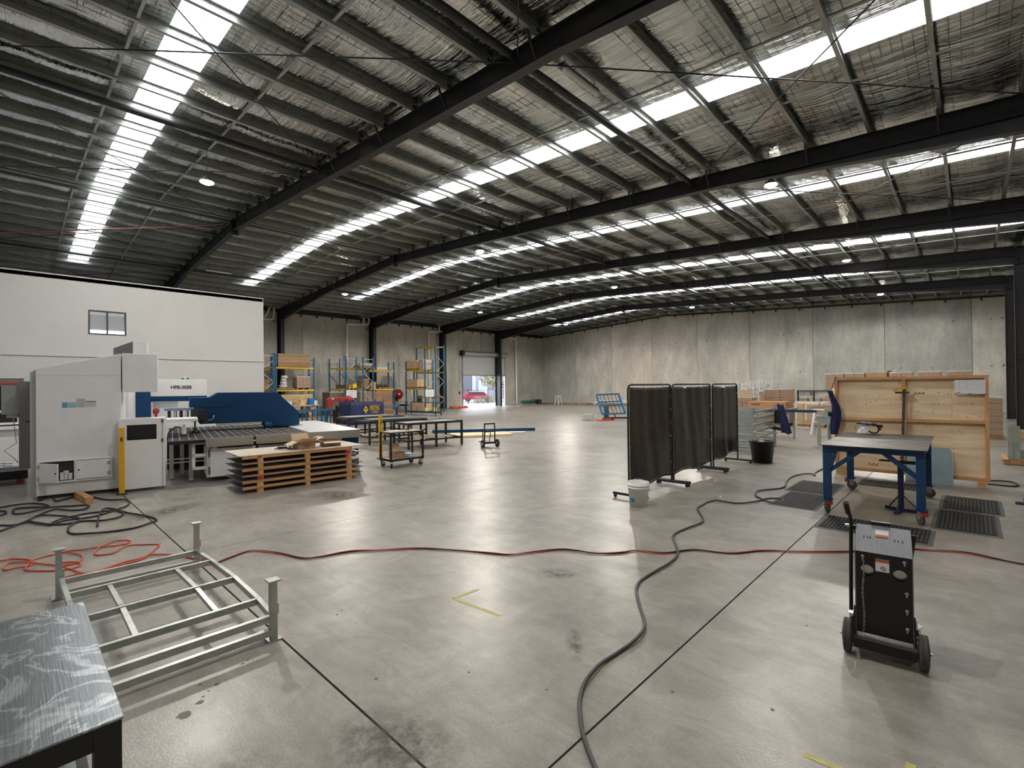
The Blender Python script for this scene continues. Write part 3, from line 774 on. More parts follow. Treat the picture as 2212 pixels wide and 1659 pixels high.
# blue carriage housing across the table
ca = MB().prism([(2.43, 1.80), (2.86, 1.81), (3.05, 1.93), (4.45, 1.92), (5.03, 1.34), (5.03, .98), (4.17, .97), (4.10, 1.08), (4.04, 1.13), (2.64, 1.12), (2.42, 1.57)], -3.1, -2.4, 'x').build('carriage_housing', M_mblue, pm, bevel=.012)
MB().bar((-2.395, 2.76, 1.14), (-2.395, 3.72, 1.92), .012, .014, up=(1, 0, 0)).build('housing_crease', mat('crease_blue', (.003, .045, .15), .5), ca)
MB().bar((-2.393, 2.64, 1.545), (-2.393, 3.35, 1.565), .016, .012, up=(1, 0, 0)).build('housing_slot', M_dark, ca)
MB().box(-2.6, -2.3, 3.0, 4.05, 1.07, 1.12).build('housing_sill', mat('sill_alu', (.6, .58, .5), .35, .6), ca)
MB().lathe([(.10, 0), (.13, .02), (.13, .18), (.10, .2)], (-2.4, 4.12, 1.0), 14, 'y').build('roller_shroud', M_mblue, ca)
cg = MB().box(-2.35, -2.0, 1.9, 2.50, 1.50, 1.56).build('clamp_rail', mat('rail_blue_grey', (.20, .26, .40), .35, .5), pm)
for v in (2.0, 2.12, 2.24, 2.36):
    MB().cyl((-2.1, v, 1.32), (-2.1, v, 1.50), .035, 8).build('clamp_cylinder', M_chrome if v in (2.12, 2.36) else M_black, cg)
hd = MB().box(-2.35, -1.95, 2.44, 2.72, 1.22, 1.52).build('clamp_head', M_black, pm)
MB().cyl((-1.95, 2.52, .95), (-1.95, 2.52, 1.3), .018, 8).build('stop_pin', M_black, hd)
MB().lathe([(.0, 0), (.10, 0), (.03, .12), (.0, .12)], (-1.95, 2.52, .93), 12).build('stop_cone', M_black, hd)
MB().cyl((-1.93, 2.72, 1.32), (-1.85, 2.72, 1.32), .09, 14).build('drive_motor', M_black, hd)
MB().tube([(-1.9, 2.76, 1.26), (-1.86, 2.84, 1.24), (-1.86, 2.90, 1.28), (-1.9, 2.92, 1.36)], .012, 6).build('hose', M_chrome, hd)
MB().box(-1.9, -1.0, 1.95, 2.55, 1.28, 1.34).build('loading_shelf', M_wpaint, pm)
fr = MB().cyl((-1.2, 2.28, .98), (-1.2, 2.28, 1.14), .04, 10).build('regulator', M_wpaint, pm)
MB().cyl((-1.2, 2.28, 1.14), (-1.2, 2.28, 1.20), .025, 10).build('regulator_cap', M_wpaint, fr)
MB().tube([(-1.2, 1.98, 1.0), (-1.1, 2.05, 1.1), (-1.1, 2.12, 1.16), (-1.15, 2.22, 1.14)], .018, 6).build('air_hose', M_ink, fr)

# yellow light-curtain posts of the machine
def bollard(label, x, y, h, rz, w=.085):
    t = thing('safety_post', label, 'post', (x, y, 0), rz)
    p = MB().box(-w / 2, w / 2, -w / 2, w / 2, .02, h).build('post', M_safety, t, bevel=.008)
    MB().box(-w / 2 - .04, w / 2 + .04, -w / 2 - .04, w / 2 + .04, 0, .025).build('foot_plate', M_ink, t)
    MB().box(w / 2, w / 2 + .002, -.018, .018, h * .80, h * .86).build('sensor_mark', M_ink, p)
    MB().box(w / 2, w / 2 + .002, -.015, .015, h * .91, h * .945).build('label_plate', M_lgrey, p)
    for z in (.35, .8): MB().box(-w / 2 - .012, -w / 2, -.02, .02, h * z, h * z + .04).build('bracket', M_ink, p)
bollard('yellow safety light curtain post beside the machine guard cabinet', -11.86, 1.49, 1.28, -11)
bollard('yellow safety light curtain post behind the black trolley', -12.1, 7.25, 1.24, -11)

# things behind the machine on the left
t = thing('white_workbench', 'white workbench with a dark front screen behind the punching machine', 'bench', (-18.6, -.6, 0))
MB().box(-.6, .3, -1.2, .85, 1.02, 1.07).build('worktop', M_wpaint, t)
MB().box(-.5, .2, -1.2, .80, .05, 1.02).build('pedestal', M_wpaint, t)
MB().box(.0, .08, -1.0, .80, 1.14, 1.52).build('screen_case', M_wpaint, t)
MB().box(.08, .084, -.9, .74, 1.20, 1.46).build('screen', M_dark, t)
t = thing('sheet_offcut_pallet', 'pallet of punched white sheet metal parts behind the machine', 'sheet metal', (-15.6, -.35, 0))
for y in (-.5, .0, .5): MB().box(-.6, .6, y - .05, y + .05, 0, .12).build('bearer', M_red if y == .5 else M_pallet, t)
MB().box(-.7, .7, -.75, .62, .12, .30).build('crate_base', M_dark, t)
for k in range(5):
    MB().box(-.65 + k * .02, .65 - k * .02, -.7, .60 - k * .03, .30 + k * .02, .306 + k * .02).build('metal_sheet', M_wpaint, t)
for k in range(7):
    MB().box(-.5 + k * .17, -.42 + k * .17, .0 + (k % 3) * .12, .15 + (k % 3) * .12, .388, .392).build('punched_slot', M_dark, t)
t = thing('hanging_door_rail', 'dark doorway head with a red lintel strip in the office wall', 'doorway', (XW, 0, 2.2))
MB().box(-.02, .03, -.35, .30, .0, .20).build('shutter_box', mat('shutter_brown', (.16, .15, .13), .5), t)
MB().box(.03, .05, -.35, .24, .05, .09).build('lintel_strip', M_red, t)

# timber block
t = tag(MB().box(-.055, .055, -.70, .70, 0, .11).build('timber_block', M_pine, loc=(-11.80, .93, 0), rot=(0, 0, R(96)), bevel=.005), 'short offcut of brown timber lying by the punching machine', 'timber')
t.scale = (1, .62, 1)

# ================================================================== CABLES AND HOSES
def smooth(pts, n=6):
    P = [Vector((p[0], p[1], p[2] if len(p) > 2 else 0)) for p in pts]; out = []
    for i in range(len(P) - 1):
        p0 = P[max(i - 1, 0)]; p1 = P[i]; p2 = P[i + 1]; p3 = P[min(i + 2, len(P) - 1)]
        for k in range(n):
            t_ = k / n
            out.append(.5 * ((2 * p1) + (-p0 + p2) * t_ + (2 * p0 - 5 * p1 + 4 * p2 - p3) * t_ ** 2 + (-p0 + 3 * p1 - 3 * p2 + p3) * t_ ** 3))
    out.append(P[-1]); return out
def cable(name, label, runs, r, m, cat='cable', n=6, lift=0.0):
    o0 = Vector((runs[0][0][0], runs[0][0][1], 0)); mb = MB()
    for j, rn in enumerate(runs):
        pts = smooth(rn, n)
        pts = [p - o0 + Vector((0, 0, r + lift + (.5 + .5 * math.sin(i * .35 + j)) * r * .8)) for i, p in enumerate(pts)]
        mb.tube(pts, r, 7)
    o = mb.build(name, m, loc=tuple(o0)); return tag(o, label, cat)
HOSE = [(-1.44, 2.09), (-1.54, 2.17), (-1.63, 2.25), (-1.74, 2.38), (-1.81, 2.48), (-1.87, 2.61), (-1.9, 2.75), (-1.92, 2.91), (-1.91, 3.11), (-1.9, 3.32), (-1.93, 3.52), (-2.02, 3.69), (-2.14, 3.85), (-2.29, 4.06), (-2.38, 4.21), (-2.44, 4.41), (-2.44, 4.68), (-2.43, 4.99), (-2.47, 5.28), (-2.55, 5.49), (-2.72, 5.76), (-2.83, 5.96), (-2.87, 6.2), (-2.85, 6.42), (-2.81, 6.64), (-2.81, 6.85), (-2.88, 7.05), (-3.04, 7.32), (-3.17, 7.55), (-3.21, 7.85), (-3.22, 8.07), (-3.15, 8.27), (-2.99, 8.29), (-2.85, 8.33), (-2.73, 8.43), (-2.63, 8.62), (-2.6, 8.88), (-2.53, 9.06), (-2.39, 9.11), (-2.31, 8.99), (-2.32, 8.81), (-2.42, 8.74), (-2.54, 8.79), (-2.67, 8.96), (-2.78, 9.11), (-2.86, 9.41), (-2.84, 9.59), (-2.74, 9.84), (-2.63, 10.05), (-2.61, 10.3), (-2.7, 10.73), (-2.77, 11.35), (-2.71, 11.8), (-2.54, 12.03), (-2.44, 11.9), (-2.51, 12.23), (-2.5, 12.9)]
HOSE = [(-1.2, 1.9), (-1.32, 1.99)] + HOSE
cable('welding_cable', 'thick dark grey welding cable winding across the floor to the mats', [HOSE], .0135, mat('grey_hose', (.05, .05, .047), .5), n=5)
BC = [(-12.64, .58), (-11.99, .56), (-12.06, .68), (-12.2, .82), (-12.16, .99), (-11.7, 1.13), (-11.32, 1.26), (-11.11, 1.44), (-10.81, 1.46), (-10.47, 1.36), (-10.27, 1.2), (-10.08, .97), (-10.02, .75), (-10.02, .56), (-9.93, .42), (-10.09, .46), (-10.25, .63), (-10.39, .85), (-10.31, 1.07), (-10.21, 1.21), (-9.92, 1.26), (-9.65, 1.16), (-9.58, .99), (-9.8, .8), (-9.78, .69), (-9.51, .59), (-9.18, .57), (-8.96, .65), (-8.8, .84), (-8.75, 1.11), (-8.77, 1.32), (-8.94, 1.51), (-9.1, 1.55), (-9.38, 1.49), (-9.85, 1.32), (-10.36, 1.23), (-10.55, 1.12), (-10.31, 1.02), (-9.7, .93), (-9.27, .88)]
BC2 = [(-10.6, -.4), (-10.44, -.11), (-10.34, .02), (-10.32, .21), (-9.96, .4), (-9.79, .59), (-9.84, .72), (-10.08, .74), (-10.35, .64), (-10.67, .43), (-10.76, .28), (-10.51, .22), (-10.21, .26), (-9.88, .42)]
BC3 = [(-12.1, -.3), (-12.1, -.12), (-12.13, .02), (-12.03, .25), (-11.84, .41), (-11.56, .46), (-11.5, .4), (-11.68, .24), (-11.74, .08), (-11.5, .03), (-11.25, .06), (-11.21, .23), (-11.37, .46), (-11.29, .7), (-11.14, .91), (-10.95, .93), (-10.8, .85), (-10.88, .67), (-11.12, .52), (-10.91, .34), (-10.44, .15), (-10.17, .01), (-10.04, -.1), (-9.9, -.3)]
BC4 = [(-11.8, -.3), (-11.73, -.12), (-11.6, -.06), (-11.42, -.05), (-11.32, -.11), (-11.2, -.3)]
cable('power_cable', 'black power cable loosely coiled in front of the punching machine', [BC, BC2, BC3, BC4], .014, M_rubber)
OR = [(-6.27, 1.64), (-6.35, 1.81), (-6.41, 2.05), (-6.07, 2.23), (-5.7, 2.35), (-5.57, 2.51), (-5.47, 2.87), (-5.21, 3.15), (-4.95, 3.45), (-4.67, 3.66), (-4.2, 3.92), (-3.96, 4.06), (-3.8, 4.3), (-3.58, 4.63), (-3.21, 4.78), (-3.02, 4.98), (-2.92, 5.17), (-2.63, 5.3), (-2.42, 5.65), (-2.05, 5.82), (-1.8, 6.17), (-1.43, 6.44), (-1.07, 6.76), (-.85, 7.05), (-.59, 7.34), (-.41, 7.44), (-.09, 7.61), (.17, 7.57), (.39, 7.54), (.9, 7.5)]
OC = [(-8.5, -.3), (-8.26, -.08), (-8.25, .02), (-8.1, .14), (-7.95, .18), (-7.78, .14), (-7.78, .04), (-7.78, -.03), (-7.89, -.06), (-8.06, -.02), (-8.0, .1), (-7.79, .23), (-7.51, .41), (-7.51, .54), (-7.72, .6), (-7.94, .54), (-8.09, .44), (-8.08, .3), (-8.0, .17), (-7.76, .12), (-7.62, .12), (-7.48, .22), (-7.32, .4), (-7.31, .53), (-7.42, .56), (-7.55, .5), (-7.63, .4), (-7.45, .41), (-7.24, .47), (-7.04, .53), (-6.98, .58), (-7.0, .68), (-7.09, .88), (-7.14, 1.11), (-7.45, 1.28), (-7.58, 1.31), (-7.71, 1.21), (-7.82, 1.07), (-7.76, .97), (-7.59, .86), (-7.67, .72), (-7.82, .72), (-8.03, .8), (-8.18, .96), (-8.08, 1.09), (-7.96, 1.07), (-7.95, .93), (-8.01, .78), (-8.04, .64), (-8.14, .47), (-8.08, .34)]
OC2 = [(-6.98, .36), (-7.0, .48), (-6.96, .63), (-7.01, .76), (-7.03, .98), (-7.09, 1.09), (-7.17, 1.16), (-6.97, 1.35), (-6.5, 1.55), (-6.27, 1.64)]
M_or = mat('orange_cable_sheath', (.62, .075, .02), .45)
t = thing('extension_lead', 'orange and black twisted extension lead running across the floor from a loose coil', 'cable', (-6.27, 1.64, 0))
def twisted(pts, r, off, ph):
    P = smooth(pts, 8); out = []
    for i, p in enumerate(P):
        d = (P[min(i + 1, len(P) - 1)] - P[max(i - 1, 0)]).normalized(); nrm = Vector((-d.y, d.x, 0))
        a = i * .17 + ph
        out.append(p + nrm * math.cos(a) * off + Vector((0, 0, r + off * .9 + math.sin(a) * off * .9)) - Vector((-6.27, 1.64, 0)))
    return MB().tube(out, r, 6)
twisted(OR, .0065, .0065, 0).build('orange_strand', M_or, t)
twisted(OR, .0065, .0065, math.pi).build('dark_strand', M_rubber, t)
twisted(OC, .0085, .004, 0).build('orange_coil', M_or, t)
twisted(OC2, .0085, .004, 0).build('orange_tail', M_or, t)
cable('air_hose', 'black air hose loop lying behind the wooden crate panel', [[(.1, 13.3), (.5, 13.5), (.62, 13.2), (.5, 12.95), (.2, 12.9)]], .014, M_rubber, 'hose')

# ================================================================== SHEET STACK ON TIMBER
ST = (-10.05, 3.06)
sr = R(-3.4)
def on_stack(x, y, z): # local (x toward the hall, y along)
    return (ST[0] + x * math.cos(sr) - y * math.sin(sr), ST[1] + x * math.sin(sr) + y * math.cos(sr), z)
lev_lab = ['lowest', 'second', 'third', 'fourth', 'fifth']
t = thing('sheet_pallet_stack', 'stack of timber pallets carrying grey steel sheets, pale board on top', 'pallet stack', (*ST, 0), -3.4)
M_sheet = mat('mill_steel_sheet', (.20, .20, .21), .45, .7, var=.15)
LZ = [(.06, .12), (.18, .24), (.39, .47), (.66, .72)]
bear = [(.07, .12, 2.30, 1), (.185, .235, 2.31, 1), (.315, .34, 2.28, 0), (.42, .475, 2.33, 1), (.55, .575, 2.28, 0), (.655, .715, 2.14, 1)]
for zi, (z0, z1, ln, full) in enumerate(bear):
    for j, x in enumerate((0, -.34, -.68, -1.0)):
        if not full and j: continue
        MB().box(x - .05, x, .0 + (j % 2) * .03, ln, z0, z1).build('bearer', M_pine, t)
    MB().box(-1.10, -.012, -.03 - (zi % 2) * .03, ln + .14, z1, z1 + .008).build('steel_sheet', M_sheet if zi < 5 else M_mdf, t)
zz_ = [0, .07, .12, .185, .235, .315, .34, .42, .475, .55, .575, .655]
for y in (.32, 1.22, 2.12):
    for a, b in zip(zz_[0::2], zz_[1::2]):
        for x in (-.005, -1.0): MB().box(x - .09, x, y - .05 + random.uniform(-.015, .015), y + .05, a, b).build('packer', M_pineZ, t)
for y, z0, z1 in ((2.10, .575, .64), (2.06, .48, .56), (.32, .24, .31), (.30, .665, .70)):
    MB().box(-.005, .003, y - .035, y + .035, z0, z1).build('red_paint_mark', mat('red_spray', (.50, .015, .02), .5), t)
for z in (.66, .44): MB().box(.0, .006, 2.16, 2.34, z, z + .05).build('paper_tag', M_paper, t)
MB().box(-1.18, .01, -.05, 2.46, .715, .727).build('top_board', M_mdf, t)
# open carton on the stack
def open_carton(label, loc, rz, d, flaps, m=M_card, mi=M_cardL):
    t_ = thing('open_carton', label, 'box', loc, rz); x, y, z = d[0] / 2, d[1] / 2, d[2]; w = .006
    MB().box(-x, x, -y, y, 0, w).build('base', m, t_)
    for a in ((-x, -x + w, -y, y), (x - w, x, -y, y), (-x, x, -y, -y + w), (-x, x, y - w, y)): MB().box(*a, 0, z).build('wall', m, t_)
    for side, ang, ln in flaps:
        a = R(ang); c, s_ = math.cos(a) * ln, math.sin(a) * ln
        if side in '+x-x' and len(side) == 2 and side[1] == 'x':
            sg = 1 if side[0] == '+' else -1
            mb = MB().hexa([(sg * x, -y, z), (sg * (x + c), -y, z + s_), (sg * (x + c), y, z + s_), (sg * x, y, z), (sg * x, -y, z + w), (sg * (x + c), -y, z + s_ + w), (sg * (x + c), y, z + s_ + w), (sg * x, y, z + w)])
        else:
            sg = 1 if side[0] == '+' else -1
            mb = MB().hexa([(-x, sg * y, z), (x, sg * y, z), (x, sg * (y + c), z + s_), (-x, sg * (y + c), z + s_), (-x, sg * y, z + w), (x, sg * y, z + w), (x, sg * (y + c), z + s_ + w), (-x, sg * (y + c), z + s_ + w)])
        mb.build('flap', mi, t_)
    return t_
oc = open_carton('open cardboard box with raised flaps on the pale board stack', on_stack(-.38, 1.27, .728), -3.4, (.36, .36, .15), [('+x', 28, .17), ('-x', 60, .16), ('-y', -20, .17), ('+y', 20, .20)])
MB().box(.181, .183, -.05, .06, .03, .10).build('printed_label', mat('carton_print', (.22, .13, .07), .6), oc)
oc2 = open_carton('low brown cardboard box with ragged flaps beside the open box on the stack', on_stack(-.42, 1.86, .728), -12, (.30, .38, .10), [('-y', 20, .09), ('+x', -12, .12)])
text('●▸', 'printed_marks', M_ink, oc2, (.152, .12, .06), .03, (R(90), 0, R(90)), .001)
t = thing('angle_grinder', 'black angle grinder with cable lying beside the open box', 'power tool', on_stack(-.42, .78, .728), 60)
MB().cyl((-.02, 0, .045), (.17, 0, .05), .032, 10, .026).build('motor_body', M_rubber, t)
MB().cyl((.17, 0, .05), (.24, 0, .06), .028, 10, .03).build('gear_head', M_chrome, t)
MB().cyl((.22, 0, .02), (.22, 0, .028), .055, 18).build('grinding_disc', M_ink, t)
MB().tube([(-.02, 0, .045), (-.08, .02, .03), (-.1, .1, .012), (0, .16, .010), (.12, .14, .010), (.2, .17, .010)], .006, 6).build('lead', M_rubber, t)

# ================================================================== TROLLEY
def caster(parent, x, y, r=.06, rz=0.0, m=M_rubber, brake=False):
    c = MB().box(-.045, .045, -.045, .045, 0, .008).build('caster', M_chrome, parent, loc=(x, y, 2 * r + .035), rot=(0, 0, rz))
    for s_ in (-1, 1): MB().box(-.045, .03, s_ * .028 - .003, s_ * .028 + .003, -r - .035, 0).build('fork', M_chrome, c)
    MB().lathe([(0, -.018), (r * .55, -.02), (r * .8, -.022), (r, -.016), (r, .016), (r * .8, .022), (r * .55, .02), (0, .018)], (-.02, 0, -r - .035), 18, 'y').build('wheel', m, c)
    MB().cyl((-.02, -.034, -r - .035), (-.02, .034, -r - .035), .012, 8).build('hub', M_chrome, c)
    if brake: MB().box(.03, .09, -.035, .035, -.06, -.01).build('brake_pedal', M_red, c)
    return c
t = thing('tool_trolley', 'black steel two-tier trolley on castors beside the sheet stack', 'trolley', (-10.62, 6.98, 0), -3)
HX, HY = .26, .46
for sx in (-1, 1):
    for sy in (-1, 1):
        MB().box(sx * HX - .02, sx * HX + .02, sy * HY - .02, sy * HY + .02, .16, .86).build('post', M_black, t)
        caster(t, sx * (HX - .03), sy * (HY - .03), .058, .4 * sx + sy)
MB().box(-HX - .02, HX + .02, -HY - .02, HY + .02, .86, .885).build('top_tray', M_black, t)
MB().box(-HX + .01, HX - .01, -HY + .01, HY - .01, .885, .892).build('top_board', M_mdf, t)
for sx in (-1, 1): MB().box(sx * HX - .02, sx * HX + .02, -HY, HY, .17, .22).build('rail', M_black, t)
for sy in (-1, 1): MB().box(-HX, HX, sy * HY - .02, sy * HY + .02, .17, .22).build('rail', M_black, t)
MB().box(-HX, HX, -HY, HY, .20, .215).build('shelf', M_mdf, t)
MB().bar((HX - .02, HY, .87), (HX + .02, HY + .09, .93), .04, .03).build('push_handle', M_black, t)
def at(px, py, a, x, y): return (px + x * math.cos(a) - y * math.sin(a), py + x * math.sin(a) + y * math.cos(a))
ta = R(-3)
c_ = open_carton('small open cardboard box on the lower shelf of the black trolley', (*at(-10.62, 6.98, ta, .02, -.16), .216), -3, (.24, .32, .15), [('-x', 80, .2), ('+x', 10, .03)])
t = thing('paper_pile', 'stack of white and blue packets on the lower trolley shelf', 'papers', (*at(-10.62, 6.98, ta, .05, .20), .216), 10)
for k in range(5): MB().box(-.11 + .01 * (k % 2), .11, -.13, .13 - .02 * k, k * .018, k * .018 + .016).build('packet', M_paper if k % 3 else M_blueink, t)
t = thing('clamp_tools', 'small heap of red and black hand tools on the trolley top', 'tools', (*at(-10.62, 6.98, ta, .02, .15), .893), 20)
for k in range(5):
    a = k * 1.1; MB().cyl((math.cos(a) * .05, math.sin(a) * .07, .015), (math.cos(a + 2.4) * .11, math.sin(a + 2.4) * .12, .03 + .012 * k), .012, 7).build('tool', [M_red, M_rubber, M_chrome, M_ink, M_red][k], t)
t = thing('flat_box', 'flat pale carton lying on the trolley top', 'box', (*at(-10.62, 6.98, ta, .0, -.22), .893), -3)
MB().box(-.14, .14, -.16, .16, 0, .02).build('carton', M_paper, t, bevel=.003); MB().box(-.10, .02, -.05, .08, .02, .021).build('print', M_cardL, t)

# ================================================================== BLACK BENCHES
def bench(label, x, y, rz, L_, W_, H_, top):
    t = thing('steel_bench', label, 'bench', (x, y, 0), rz)
    for sx in (0, -W_):
        for sy in (0, L_ / 2, L_):
            l_ = MB().box(sx - .03, sx + .03, sy - .03, sy + .03, .03, H_ - .06).build('leg', M_black, t)
            MB().cyl((sx, sy, 0), (sx, sy, .03), .035, 10).build('foot', M_chrome, l_)
    for sx in (0, -W_):
        MB().box(sx - .03, sx + .03, -.03, L_ + .03, H_ - .07, H_).build('top_rail', M_black, t)
        MB().box(sx - .02, sx + .02, 0, L_, .26, .31).build('lower_rail', M_black, t)
    for sy in (0, L_ / 2, L_):
        MB().box(-W_, 0, sy - .025, sy + .025, H_ - .07, H_ - .005).build('cross_rail', M_black, t)
        MB().box(-W_, 0, sy - .02, sy + .02, .26, .31).build('lower_cross_rail', M_black, t)
    if top: MB().box(-W_ + .04, -.04, .04, L_ - .04, H_ - .03, H_ - .012).build('top_panel', top, t)
    return t
M_glass = mat('grey_glass_top', (.30, .32, .31), .12, .2)
bench('black steel bench frame nearest the small wheeled cylinder trolley', -12.98, 8.78, -5.5, 2.05, 1.0, .87, mat('grey_board_top', (.36, .36, .35), .45))
bench('black steel bench frame in the middle of the three', -15.1, 8.62, -5.5, 2.25, 1.15, .86, M_glass)
bench('black steel bench frame next to the navy screen', -17.25, 8.95, -5.5, 2.35, 1.15, .86, M_glass)
for k, (lab, x, y, rz, z, dx, dy) in enumerate((('pale board lying on the lower rails of the front bench', -13.45, 9.9, -5, .315, .8, 1.4), ('long pale batten on the lower rails of the middle bench', -15.6, 9.7, -8, .315, .25, 2.0), ('grey steel sheet lying on the middle bench top', -15.7, 9.8, -7, .872, .75, 1.7), ('grey steel sheet lying on the bench beside the navy screen', -17.9, 10.1, -4, .872, .85, 2.0))):
    o = MB().box(-dx / 2, dx / 2, -dy / 2, dy / 2, 0, .03 if k < 2 else .014).build('board' if k < 2 else 'steel_sheet', M_ply if k < 2 else mat('grey_sheet', (.42, .44, .43), .3, .6), loc=(x, y, z), rot=(0, 0, R(rz)), bevel=.002)
    tag(o, lab, 'board' if k < 2 else 'sheet')
for lab, x, y, rz, dx, dy, h, m_ in (('sheets of pale plywood lying on the floor behind the benches', -14.6, 13.4, -30, 1.2, 2.4, .09, M_ply), ('long blue steel section lying on the floor behind the benches', -15.8, 14.7, -38, .16, 4.6, .12, M_mblue), ('long white boards lying on the floor beside the blue section', -15.0, 14.2, -36, .5, 3.2, .05, mat('white_board', (.6, .6, .6), .5))):
    tag(MB().box(-dx / 2, dx / 2, -dy / 2, dy / 2, 0, h).build('floor_sheets' if h < .1 else 'steel_section', m_, loc=(x, y, 0), rot=(0, 0, R(rz)), bevel=.004), lab, 'sheet' if h < .1 else 'steel')

# small cylinder trolley
t = thing('cylinder_trolley', 'small black wheeled gas cylinder trolley standing alone on the floor', 'trolley', (-11.78, 11.05, 0), -16)
for s_ in (-1, 1):
    MB().tube([(.24, s_ * .19, .12), (.24, s_ * .19, .72), (.22, s_ * .17, .78)], .022, 8).build('upright', M_black, t)
    w_ = MB().lathe([(0, -.02), (.06, -.025), (.10, -.03), (.13, -.02), (.13, .02), (.10, .03), (.06, .025), (0, .02)], (.26, s_ * .27, .13), 20, 'y').build('wheel', M_rubber, t)
    MB().cyl((.26, s_ * .235, .13), (.26, s_ * .305, .13), .05, 12).build('wheel_rim', M_lgrey, w_)
for z in (.78, .52, .16): MB().bar((.235, -.2, z), (.235, .2, z), .05 if z > .5 else .04, .04).build('cross_bar', M_black, t)
MB().bar((.26, -.27, .13), (.26, .27, .13), .02, .02).build('axle', M_black, t)
MB().box(-.26, .26, -.17, .17, .14, .165).build('base_plate', M_black, t)
MB().tube([(-.24, 0, .16), (-.27, 0, .3), (-.26, 0, .46), (-.20, 0, .54), (.22, 0, .54)], .018, 8).build('front_hoop', M_black, t)
for s_ in (-1, 1): MB().bar((.12, s_ * .1, .54), (.02, s_ * .1, .16), .02, .02).build('stay', M_black, t)
MB().bar((-.33, -.05, .53), (-.2, .0, .55), .02, .02).build('peg', M_black, t)
MB().cyl((-.24, 0, 0), (-.24, 0, .14), .025, 8, .04).build('front_foot', M_rubber, t)

# ================================================================== PALLETS, CARTONS AND RACKING
def pallet(label, loc, rz, L_=1.16, W_=1.16, group=None, m=M_pallet):
    t = thing('pallet', label, 'pallet', loc, rz, group)
    for y in (-W_ / 2 + .05, 0, W_ / 2 - .05): MB().box(-L_ / 2, L_ / 2, y - .04, y + .04, .02, .11).build('stringer', m, t)
    for k in range(6):
        x = -L_ / 2 + .06 + k * (L_ - .12) / 5; MB().box(x - .055, x + .055, -W_ / 2, W_ / 2, .11, .13).build('deck_board', m, t)
    for x in (-L_ / 2 + .06, 0, L_ / 2 - .06): MB().box(x - .055, x + .055, -W_ / 2, W_ / 2, 0, .02).build('base_board', m, t)
    return t
def carton(label, loc, rz, d, m=M_card, group=None, tape=True, strap=False):
    t = thing('carton', label, 'box', loc, rz, group); x, y, z = d
    MB().box(-x / 2, x / 2, -y / 2, y / 2, 0, z).build('box_body', m, t, bevel=.006)
    if tape: MB().box(-x / 2 - .001, x / 2 + .001, -.025, .025, z - .002, z + .0015).build('tape', M_cardL, t)
    if strap:
        for s_ in (-.25, .25):
            MB().box(-x / 2 - .003, x / 2 + .003, s_ * y - .008, s_ * y + .008, -.001, z + .004).build('strap', M_ink, t)
    return t
def load(label, loc, rz, nx, ny, nz, d, m=M_card, wrap=None, group=None, cat='pallet load', cap=True):
    """pallet with rows of cartons and stretch film, one thing"""
    t = thing('pallet_load', label, cat, loc, rz, group); X, Y = nx * d[0], ny * d[1]
    for y in (-Y / 2 + .05, 0, Y / 2 - .05): MB().box(-X / 2, X / 2, y - .045, y + .045, 0, .11).build('bearer', M_pallet, t)
    MB().box(-X / 2 - .01, X / 2 + .01, -Y / 2 - .01, Y / 2 + .01, .11, .13).build('deck', M_pallet, t)
    base = None
    for k in range(nz):
        for i in range(nx):
            for j in range(ny):
                if 0 < i < nx - 1 and 0 < j < ny - 1 and k < nz - 1: continue
                if base is None: base = MB().box(-d[0] / 2 + .004, d[0] / 2 - .004, -d[1] / 2 + .004, d[1] / 2 - .004, .003, d[2] - .003).build('carton', m, t, bevel=.006); o = base
                else: o = inst(base)
                o.location = (-X / 2 + (i + .5) * d[0] + random.uniform(-.004, .004), -Y / 2 + (j + .5) * d[1] + random.uniform(-.004, .004), .13 + k * d[2])
    if cap: MB().box(-X / 2 - .012, X / 2 + .012, -Y / 2 - .012, Y / 2 + .012, .13 + nz * d[2] - .05, .135 + nz * d[2]).build('film_cap', M_film, t, bevel=.012)
    return t
M_brace = mat('rack_brace', (.58, .58, .57), .4, .4)
def rack(label, loc, rz, L_, D, hs, levels, m=M_rackblue):
    """local x along the beams, y depth; hs = heights of the end frames at x=0 and x=L"""
    t = thing('pallet_rack', label, 'rack', loc, rz)
    for x, h in zip((0, L_), hs):
        for y in (0, D):
            p = MB().box(x - .045, x + .045, y - .04, y + .04, 0, h).build('upright', m, t)
            MB().box(x - .07, x + .07, y - .06, y + .06, 0, .012).build('foot_plate', m, p)
        zs = [.25]
        while zs[-1] + .75 < h - .1: zs.append(zs[-1] + .75)
        MB().bar((x, 0, h - .18), (x, D, h - .18), .03, .03).build('frame_brace', M_brace, t)
        for i, (a, b) in enumerate(zip(zs[:-1], zs[1:])):
            y0, y1 = (0, D) if i % 2 else (D, 0)
            MB().bar((x, y0, a), (x, y1, b), .03, .03).build('frame_brace', M_brace, t)
    for z in levels:
        for y in (-.02, D + .02):
            MB().box(.04, L_ - .04, y - .025, y + .025, z - .06, z + .05).build('beam', M_yellow, t)
    return t
rack('blue and yellow pallet rack bay holding flat packed cardboard beside the office block', (-34.0, 12.46, 0), 90, 2.60, .85, (4.45, 4.25), (3.50, 1.94))
rack('blue and yellow pallet rack end partly behind the white office wall', (-33.75, 12.22, 0), 180, 2.4, .85, (4.45, 4.3), (3.50, 2.0))
rack('blue pallet rack bay with empty top beams standing end on near the white downpipe', (-34.0, 18.33, 0), 180, 2.65, .85, (4.46, 4.40), (3.58, 1.98))
rack('blue pallet rack bay between the end-on rack and the hose reel', (-34.0, 19.75, 0), 180, 2.65, .85, (4.46, 4.40), (3.58, 1.98))
rack('blue pallet rack bay of long cartons beside the red hose reel', (-34.95, 19.90, 0), 90, 2.35, .85, (4.2, 4.2), (3.42, 1.92))
